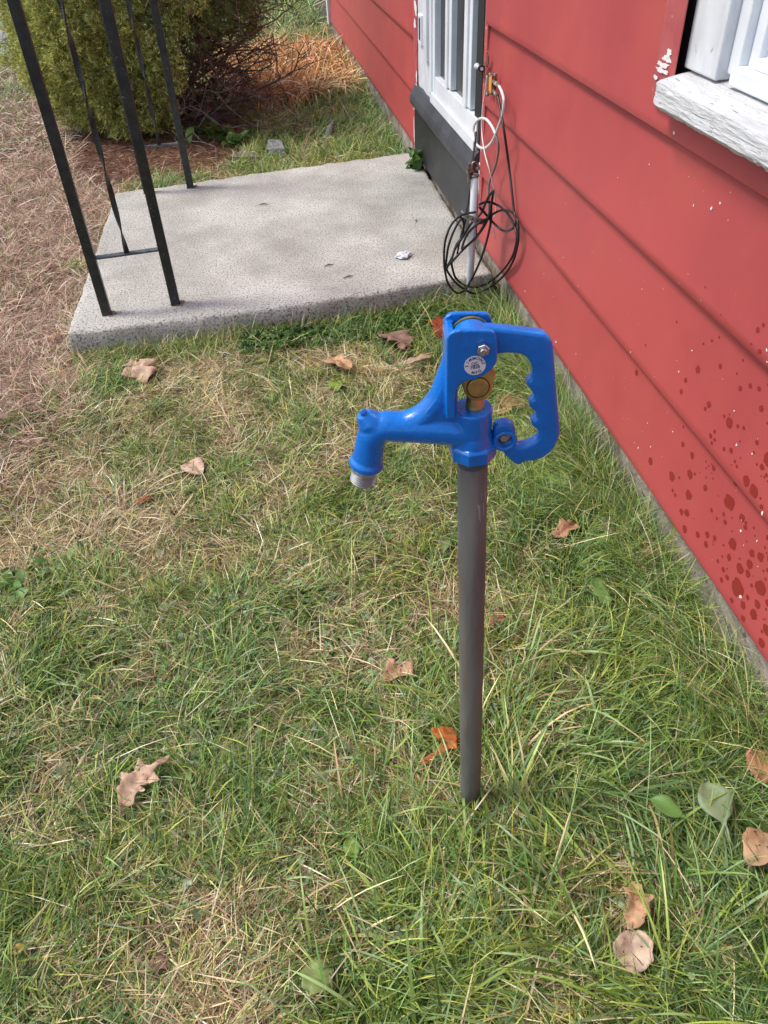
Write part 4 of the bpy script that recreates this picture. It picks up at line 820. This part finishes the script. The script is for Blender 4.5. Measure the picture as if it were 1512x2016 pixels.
oakleaf((295, 1925), (335, 1895), (.30, .16, .13), 'small purplish brown leaf at the bottom left', .40, 2, curl=1, dz=.02)
oakleaf((30, 1885), (52, 1865), (.55, .42, .10), 'small yellow leaf near the bottom left corner', name='small_leaf', wf=lambda s: .42*math.sin(math.pi*s)**.8+.01)
oakleaf((1252, 1240), (1262, 1222), (.42, .20, .11), 'tiny brown leaf in the grass between pipe and foundation', name='small_leaf', wf=lambda s: .42*math.sin(math.pi*s)**.8+.01)
oakleaf((98, 672), (120, 662), (.45, .20, .11), 'brown leaf at the near left corner of the slab', .38, 2, curl=1)
oakleaf((535, 1525), (520, 1540), (.42, .44, .22), 'small pale square leaf in the lower middle lawn', name='small_leaf', wf=lambda s: .5*math.sin(math.pi*s)**.4+.01)
def underleaf(x, y):
    r = np.zeros(len(x), bool)
    for a, b, q in LEAFP: r |= (x-a)**2+(y-b)**2 < q*q
    return r
def grass_patch(n, x0, x1, y0, y1, scale=1., long=0.):
    X, Y = scatter(n, x0, x1, y0, y1); k = infr(X, Y) & allowed(X, Y); k &= ~(inpoly(X, Y, BEDW) & (RG.random(len(X)) < .97)); k &= ~(underleaf(X, Y) & (RG.random(len(X)) < .8)); X, Y = X[k], Y[k]; out = []
    D = dryness(X, Y); dry = RG.random(len(X)) < D*.92; Z0 = gz(X, Y)
    flow = 2*math.pi*fbm(X, Y, .22, 21)*2.2
    # dead blades, lying
    x, y, z = X[dry], Y[dry], Z0[dry]; m = len(x); left = np.clip((-x-.70)/.3, 0, 1)*np.clip((y-.8)/.5, 0, 1)
    c = np.where((RG.random(m) < left)[:, None], pick(PINKST, m), pick(STRAW, m))
    L = RG.gamma(4, .012, m)*scale+.012
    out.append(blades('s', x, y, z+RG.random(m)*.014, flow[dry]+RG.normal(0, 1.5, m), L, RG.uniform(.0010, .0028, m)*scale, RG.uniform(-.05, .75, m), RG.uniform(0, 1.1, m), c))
    g = ~dry; x, y, z = X[g], Y[g], Z0[g]; m = len(x); lush = 1-D[g]; cl = fbm(x, y, .13, 31)
    L = (RG.gamma(5, .0085, m)+.012)*scale*(.75+.6*lush+.7*(cl-.5)); c = pick(GREEN, m)
    yel = vn(x, y, .3, 40)[:, None]; c = c*(1+np.array([[.45, .18, -.1]])*(yel-.45)); blu = (RG.random(m) < .10)[:, None]; c = np.where(blu, c*.5+np.array([[.13, .19, .13]])*.6, c)
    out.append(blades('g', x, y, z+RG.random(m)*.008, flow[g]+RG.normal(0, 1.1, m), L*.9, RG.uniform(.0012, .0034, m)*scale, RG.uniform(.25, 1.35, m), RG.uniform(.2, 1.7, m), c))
    return out
def long_blades(n, x0, x1, y0, y1, Lr=(.09, .22), wr=(.0018, .0038), bias=None, dens=None, az=None, e=(.5, 1.3)):
    X, Y = scatter(n, x0, x1, y0, y1); k = allowed(X, Y) & ~(underleaf(X, Y) & (RG.random(n) < .92))
    if dens is not None: k &= RG.random(len(X)) < dens(X, Y)
    X, Y = X[k], Y[k]; m = len(X); fl = 2*math.pi*fbm(X, Y, .6, 21)*2 if az is None else np.full(m, az)
    c = pick(GREEN[[0, 1, 3, 4, 6, 6, 2]], m); yl = (RG.random(m) < .12)[:, None]; c = np.where(yl, pick(STRAW[[0, 4]], m), c)
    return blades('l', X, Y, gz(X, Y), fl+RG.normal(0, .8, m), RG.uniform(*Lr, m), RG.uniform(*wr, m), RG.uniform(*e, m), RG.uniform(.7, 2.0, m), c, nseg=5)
def mk(name, Ls, label, cat='grass', kind='stuff'):
    o = link(name, npmesh(name, *merge(Ls)), M['grass']); return tag(o, label, cat, None, kind)
L1 = grass_patch(230000, -1.25, .58, -.42, 1.0)+grass_patch(150000, -1.5, .58, 1.0, 2.0)
L1 += grass_patch(150000, -2.1, -.2, 2.0, 4.2, 1.15)+grass_patch(60000, -.9, .58, 3.3, 5.2, 1.3)
mk('lawn_grass', L1, 'mixed green and straw coloured short grass covering the yard')
L2 = grass_patch(80000, -3.2, .6, 4.2, 7.5, 1.9)+grass_patch(60000, -5.5, 2.5, 7.5, 13, 3.2)+grass_patch(40000, -9, 6, 13, 26, 7)
mk('far_lawn_grass', L2, 'grass of the yard beyond the bush')
nearw = lambda x, y: np.clip((x-.30)/.2, 0, 1)
L3 = [long_blades(15000, .22, .57, -.35, 1.78, (.05, .15), (.0009, .0022), dens=nearw, e=(.7, 1.45)), long_blades(2600, .45, .575, -.35, 1.78, (.10, .22), (.0009, .0020), e=(.9, 1.5)), long_blades(1100, .0, .57, -.4, .35, (.08, .22), (.002, .0052)), long_blades(500, -.3, .5, -.4, .1, (.07, .18), (.003, .0065)),
      long_blades(700, -.2, .2, -.2, .2, (.08, .17)), long_blades(500, -.95, .1, -.4, .8, (.06, .14)), long_blades(2600, -.9, .5, 1.60, 1.83, (.03, .09), (.0009, .0018), e=(.8, 1.4)), long_blades(300, -.8, .3, .6, 1.5, (.05, .1), (.0012, .0025)), long_blades(500, -.75, -.35, .25, .55, (.06, .13)),
      long_blades(1500, .2, .57, 3.5, 5.2, (.05, .12), (.0015, .003))]
t = RG.random(5200); q = SL[0][None]*(1-t)[:, None]+SL[1][None]*t[:, None]; dd_ = nrm(SL[0]-SL[3]); q = q+dd_[None]*(RG.random(len(t))**1.5*.07+.006+.03*np.sin(np.pi*t))[:, None]; m = len(t)
hgt = .45+.9*vn(q[:, 0], q[:, 1], .12, 90); isd = (RG.random(m) < .35)[:, None]
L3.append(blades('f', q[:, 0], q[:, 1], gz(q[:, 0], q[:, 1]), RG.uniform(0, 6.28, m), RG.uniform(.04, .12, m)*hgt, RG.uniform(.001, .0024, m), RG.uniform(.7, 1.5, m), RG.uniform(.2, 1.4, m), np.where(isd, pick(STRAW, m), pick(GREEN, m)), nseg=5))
m = 5200; yy = RG.uniform(-.4, 1.75, m); kk = RG.random(m) < np.clip(2.2*vn(yy, yy*0, .13, 95)-.45, .1, 1); yy = yy[kk]; m = len(yy); xx = RG.uniform(.50, .572, m)
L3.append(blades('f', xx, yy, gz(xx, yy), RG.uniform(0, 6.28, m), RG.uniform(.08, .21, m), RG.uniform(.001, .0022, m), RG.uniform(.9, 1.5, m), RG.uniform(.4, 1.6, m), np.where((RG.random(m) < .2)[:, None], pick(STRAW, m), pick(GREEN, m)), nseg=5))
mk('tall_grass', L3, 'longer green blades standing along the foundation and around the hydrant foot')
# small leaf discs: clover and ground weeds
def discs(X, Y, Z, r, col, tilt=.5, n=7, notch=0.):
    m = len(X); a = np.linspace(0, 2*math.pi, n, endpoint=False); ph = RG.uniform(0, 6.28, m); t1 = RG.normal(0, tilt, m); t2 = RG.normal(0, tilt, m)
    cx = np.cos(a)[None]*r[:, None]*RG.uniform(.7, 1.1, (m, 1)); cy = np.sin(a)[None]*r[:, None]; x = cx*np.cos(ph)[:, None]-cy*np.sin(ph)[:, None]; y = cx*np.sin(ph)[:, None]+cy*np.cos(ph)[:, None]
    V = np.stack([X[:, None]+x, Y[:, None]+y, Z[:, None]+x*np.tan(np.clip(t1, -1, 1))[:, None]+y*np.tan(np.clip(t2, -1, 1))[:, None]], 2)
    V = np.concatenate([np.stack([X, Y, Z-r*.15], 1)[:, None], V], 1); b = (np.arange(m)*(n+1))[:, None]
    T = np.concatenate([b+np.array([[0, 1+i, 1+(i+1) % n]]) for i in range(n)]); return V.reshape(-1, 3), np.zeros((0, 4), int), T, np.repeat(col, n+1, 0)
def clover(n, x0, x1, y0, y1, dens, rr=(.0025, .005), pal=((.16, .25, .12), (.22, .31, .17), (.10, .19, .06), (.30, .38, .24)), z=(.008, .03)):
    X, Y = scatter(n, x0, x1, y0, y1); k = allowed(X, Y, .0) & (RG.random(n) < dens(X, Y)); X, Y = X[k], Y[k]; m = len(X); P = []
    c = pick(np.array(pal), m); r = RG.uniform(*rr, m); z0 = gz(X, Y)+RG.uniform(*z, m); ph = RG.uniform(0, 6.28, m)
    for j in range(3): P.append(discs(X+r*1.0*np.cos(ph+2.1*j), Y+r*1.0*np.sin(ph+2.1*j), z0, r, c))
    return P
dn = lambda x, y: np.clip(1.6*fbm(x, y, .25, 50)-.55, 0, 1)
P = clover(14000, -1.0, .55, -.42, .85, dn, (.0025, .0055), ((.22, .36, .13), (.30, .43, .22), (.14, .27, .06), (.42, .52, .34)))
P += clover(9000, -.35, .52, 1.52, 1.86, lambda x, y: np.clip(1.3-abs(y-1.72-.06*x)/.08, 0, 1), (.003, .006), ((.09, .21, .04), (.14, .28, .06), (.06, .14, .03)), (.01, .045))
P += clover(500, .1, .5, 1.2, 1.6, lambda x, y: dn(x, y)*.9, (.004, .008), ((.08, .17, .04), (.11, .21, .06)), (.01, .04))
V, Q, T, Cc = merge(P); tag(link('clover', npmesh('clover', V, None, T, Cc), M['green']), 'small clover and creeping weed leaves scattered through the lawn', 'ground cover', None, 'stuff')
# reddish dead needles on the litter bed and dry clippings left of the slab
X, Y = scatter(26000, BEDW[:, 0].min(), BEDW[:, 0].max(), BEDW[:, 1].min(), BEDW[:, 1].max()); k = inpoly(X, Y, BEDW) & allowed(X, Y); X, Y = X[k], Y[k]; m = len(X)
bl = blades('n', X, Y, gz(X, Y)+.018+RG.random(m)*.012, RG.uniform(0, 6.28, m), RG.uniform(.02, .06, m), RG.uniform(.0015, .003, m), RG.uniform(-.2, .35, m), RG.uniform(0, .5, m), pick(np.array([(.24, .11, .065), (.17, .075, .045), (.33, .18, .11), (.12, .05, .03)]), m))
mk('fallen_needles', [bl], 'reddish brown dead needles under the bush', 'needle litter')
# ---- dried orange perennial bed
PO = [gnd(*p) for p in [(430, 180), (520, 215), (640, 205), (702, 178), (706, 150), (680, 100), (560, 105), (430, 115)]]; PW = np.array([p[:2] for p in PO])
X, Y = scatter(9000, PW[:, 0].min(), PW[:, 0].max(), PW[:, 1].min(), PW[:, 1].max()); k = inpoly(X, Y, PW); X, Y = X[k], Y[k]; m = len(X)
OR = np.array([(.84, .46, .20), (.72, .34, .14), (.88, .62, .30), (.54, .24, .10), (.88, .68, .36), (.36, .15, .07)])
bl = blades('o', X, Y, gz(X, Y), RG.uniform(0, 6.28, m), RG.uniform(.08, .27, m), RG.uniform(.005, .012, m), RG.uniform(.2, 1.5, m), RG.uniform(.3, 2.6, m), pick(OR, m), nseg=5)
n2 = 260; i = RG.integers(0, 3, n2); t = RG.random(n2); e0 = PW[[0, 1, 2]][i]; e1 = PW[[1, 2, 3]][i]; q = e0*(1-t)[:, None]+e1*t[:, None]
b2 = blades('o', q[:, 0], q[:, 1]+.06, np.full(n2, .03), RG.normal(-1.6, 1.1, n2), RG.uniform(.2, .42, n2), RG.uniform(.008, .014, n2), RG.uniform(.5, 1.1, n2), RG.uniform(1.4, 2.4, n2), pick(OR[[0, 2, 4, 4]], n2), nseg=6)
mk('dried_perennial_bed', [bl, b2], 'clump of dried orange strap leaves lying between the bush and the house', 'dead plants')
# ---- evergreen bush
bush = empty('evergreen_bush', tuple(BUSH)); tag(bush, 'rounded evergreen bush, dense olive green at left and bare brown twigs at right', 'bush')
BC = BUSH+np.array([.08, .10, .70]); BR = np.array([.72, .70, .84])
rb = random.Random(5); bm = bmesh.new(); tips = []
def branch(p, d, L, r, lev, dead):
    n = 5; pts = [p]; q = p.copy(); dd = d.copy()
    for k in range(n): dd = nrm(dd+np.array([rb.gauss(0, .22), rb.gauss(0, .22), rb.gauss(.02, .16)])); q = q+dd*L/n; pts.append(q)
    if pts[-1][2] < .03: return
    if lev >= 2 and pts[-1][0] < BUSH[0]+.12+.1*rb.random(): return
    if lev == 1 and pts[-1][0] < BUSH[0]-.1: return
    tube(bm, [tuple(x) for x in pts], list(np.linspace(r, r*.5, n+1)), 5 if lev > 1 else 7, cap=True)
    if lev >= 4: tips.append((pts[-1], dd, dead)); return
    for k in range(rb.choice([3, 4, 5]) if lev else 26):
        t = rb.randint(2, n) if lev else rb.randint(0, n); nd = nrm(dd*.8+np.array([rb.gauss(0, .75), rb.gauss(0, .75), rb.gauss(.05, .5)]))
        if lev == 0: a = rb.uniform(0, 6.28); a = a if rb.random() < .35 else rb.uniform(-1.5, .7); nd = nrm([math.cos(a), math.sin(a), rb.uniform(-.1, 1.1)])
        branch(pts[t], nd, L*(rb.uniform(.5, .8) if lev else rb.uniform(.7, 1.0)), r*.55, lev+1, dead)
trunk0 = BUSH+np.array([.10, .0, -.03])
branch(trunk0, np.array([.05, .05, 1.]), .62, .03, 0, True)
frombm('branches', bm, M['bark'], bush, smooth=True)
# low dead twigs at the right foot of the bush
bm = bmesh.new()
for k in range(420):
    a = rb.uniform(-1.15, .9); r = rb.uniform(.25, .85); p = BUSH+np.array([math.cos(a)*r*.95, math.sin(a)*r*.7, rb.uniform(.03, .75)]); d = nrm([math.cos(a)+rb.gauss(0, .6), math.sin(a)+rb.gauss(0, .6), rb.gauss(.1, .5)]); pts = [p]
    for j in range(5): d = nrm(d+np.array([rb.gauss(0, .3), rb.gauss(0, .3), rb.gauss(0, .3)])); pts.append(pts[-1]+d*rb.uniform(.03, .07))
    if min(q[2] for q in pts) > .01: tube(bm, [tuple(x) for x in pts], list(np.linspace(.0028, .0009, 6)), 4, cap=False)
frombm('dead_twigs', bm, M['twig'], bush)
def foliage(n, keep):
    u = RG.normal(size=(n, 3)); u /= np.linalg.norm(u, axis=1)[:, None]
    lump = 1+.20*(fbm(np.arctan2(u[:, 1], u[:, 0])*1.0+u[:, 2]*.3, u[:, 2]*1.2, .35, 60)-.5)*2+.10*(vn(np.arctan2(u[:, 1], u[:, 0])*2, u[:, 2]*2, .16, 66)-.5)*2
    rr = lump*(1-RG.random(n)**2*.22); P = BC+u*BR*rr[:, None]; k = keep(u, P) & (P[:, 2] > .04); return P[k], u[k]
def needles(P, D, per, Ln, wn, pal):
    n = len(P); P = np.repeat(P, per, 0); D = np.repeat(D, per, 0); m = len(P); sh = np.repeat(RG.normal(0, .26, (n, 1)), per, 0)
    t = RG.random(m)[:, None]; O = P+D*(t-.5)*Ln*2.2; d = D*.75+RG.normal(size=(m, 3))*.55; d /= np.linalg.norm(d, axis=1)[:, None]
    s = np.cross(d, RG.normal(size=(m, 3))); s /= np.linalg.norm(s, axis=1)[:, None]; L = RG.uniform(.7, 1.2, (m, 1))*Ln; c = pick(np.array(pal), m, .12)*(1+sh)
    V = np.stack([O-s*wn*.5, O+s*wn*.5, O+d*L], 1).reshape(-1, 3); T = np.arange(m*3).reshape(-1, 3); return V, np.zeros((0, 4), int), T, np.clip(np.repeat(c, 3, 0), 0, 1)
OL = [(.50, .52, .13), (.60, .60, .19), (.38, .42, .10), (.72, .68, .25), (.24, .29, .08)]
keepL = lambda u, P: (u[:, 0]*.95+.25*u[:, 1] < .24+.35*np.clip(u[:, 2], -1, 1)+.25*(vn(u[:, 0]*2, u[:, 2]*2, .3, 70)-.5))
Pf, Df = foliage(60000, keepL); Df = Df*.6+RG.normal(size=Df.shape)*.45+np.array([0, 0, .35]); Df /= np.linalg.norm(Df, axis=1)[:, None]
keepR = lambda u, P: (RG.random(len(u)) < 1.0*np.clip((P[:, 2]-.36)/.25, 0, 1)*np.clip(2.8*vn(P[:, 0]*3+P[:, 1], P[:, 2]*3, .35, 75)-.7, 0, 1)) & (u[:, 0] > 0)
Pr, Dr = foliage(24000, keepR); Dr = Dr*.7+RG.normal(size=Dr.shape)*.4; Dr /= np.linalg.norm(Dr, axis=1)[:, None]
A = needles(Pf, Df, 12, .024, .0050, OL); B = needles(Pr, Dr, 13, .024, .0042, [(.20, .29, .08), (.28, .36, .10), (.14, .21, .06)])
V, Q, T, Cc = merge([A, B]); link('foliage', npmesh('foliage', V, None, T, Cc), M['needles'], bush)
# ---- stones, litter, branch
def stone(px, h, label, cat, m, zt=.035):
    P = [gnd(*q) for q in px]; c = sum(P)/len(P); bm = bmesh.new(); base = [(p[0]-c[0], p[1]-c[1], 0) for p in P]; prism(bm, base, (0, 0, h)); bmesh.ops.subdivide_edges(bm, edges=bm.edges, cuts=2, use_grid_fill=True)
    for v in bm.verts: n = noise.noise_vector(v.co*30+Vector((px[0][0], 0, 0))); v.co += n*.011
    o = frombm('flat_stone', bm, m, bevel=.003); o.location = (c[0], c[1], float(gz(c[0], c[1]))+zt-h/2); o.rotation_euler = (rb.gauss(0, .05), rb.gauss(0, .05), 0); tag(o, label, 'stone', 'flat stones behind the slab')
stone([(528, 318), (566, 318), (556, 300), (532, 301)], .05, 'blue grey slate in the grass behind the slab', 'stone', M['slate'], .04)
stone([(455, 332), (510, 330), (500, 318), (478, 317)], .03, 'brown flat stone left of the blue grey slate', 'stone', M['slateb'], .03)
stone([(430, 347), (470, 343), (462, 337), (436, 340)], .02, 'dark flat stone against the far edge of the slab', 'stone', M['slateb'], .03)
bm = bmesh.new(); p0 = np.array(g3(643, 286, .02)); p1 = np.array(g3(658, 262, .06)); tube(bm, smooth_path([p0, (p0+p1)/2+np.array([0, 0, .01]), p1], 4), [.008, .014, .018, .016, .019, .015, .014, .010, .004], 8); tag(frombm('pale_stone', bm, M['slate'], smooth=True), 'long pale grey stone in the shaded grass near the house', 'stone')
bm = bmesh.new(); q = gnd(797, 506, SZ)
bmesh.ops.create_icosphere(bm, subdivisions=3, radius=1)
for v in bm.verts:
    n = noise.noise(v.co*2.2)*.5+noise.noise(v.co*5)*.3; v.co = Vector((v.co.x*.030*(1+n), v.co.y*.020*(1+n)*(1-.5*v.co.x), v.co.z*.010*(1+n)+.010))
o = frombm('plastic_scrap', bm, M['plast']); o.location = (q[0], q[1], SZ-.001); o.rotation_euler[2] = .5; tag(o, 'crumpled piece of clear plastic lying on the slab', 'litter')
for px, py, an, L, lab in [(648, 524, .2, .018, 'tiny dark twig piece on the middle of the slab near the front'), (519, 404, -.1, .022, 'thin dark twig on the far half of the slab'), (686, 547, .3, .02, 'thin twig near the front edge of the slab'), (820, 436, 1.3, .012, 'tiny dark crumb on the right part of the slab')]:
    q = gnd(px, py, SZ); bm = bmesh.new(); tube(bm, [(-L, 0, 0), (0, .002, .003), (L, 0, 0)], [.0012, .0028, .001], 6); o = frombm('twig_piece', bm, M['bark']); o.location = (q[0], q[1], SZ+.003); o.rotation_euler[2] = an; tag(o, lab, 'twig', 'twig bits on the slab')
bm = bmesh.new(); p0 = np.array(g3(505, 18, .03)); p1 = np.array(g3(640, 3, .04)); pts = smooth_path([p0+(p1-p0)*t+np.array([0, rb.gauss(0, .05), rb.uniform(0, .05)]) for t in np.linspace(-.15, 1, 7)], 4); tube(bm, pts, list(np.linspace(.03, .015, len(pts))), 7)
for k in range(14): a = pts[rb.randrange(len(pts))]; tube(bm, [a, a+np.array([rb.gauss(0, .2), rb.gauss(0, .1), rb.uniform(.02, .1)])], [.008, .003], 5)
tag(frombm('fallen_branch', bm, M['bark'], smooth=True), 'dark fallen branch on the far lawn behind the bush', 'branch')
q0, q1 = np.array(g3(808, 668, .02)), np.array(g3(845, 628, .05)); bm = bmesh.new(); tube(bm, [q0, (q0+q1)/2+np.array([0, 0, .006]), q1], [.002, .0026, .0016], 6); tag(frombm('dry_stalk', bm, mat('dry_straw_stalk', (.5, .4, .26), .8)), 'pale dry stalk in the grass left of the hydrant head', 'twig')
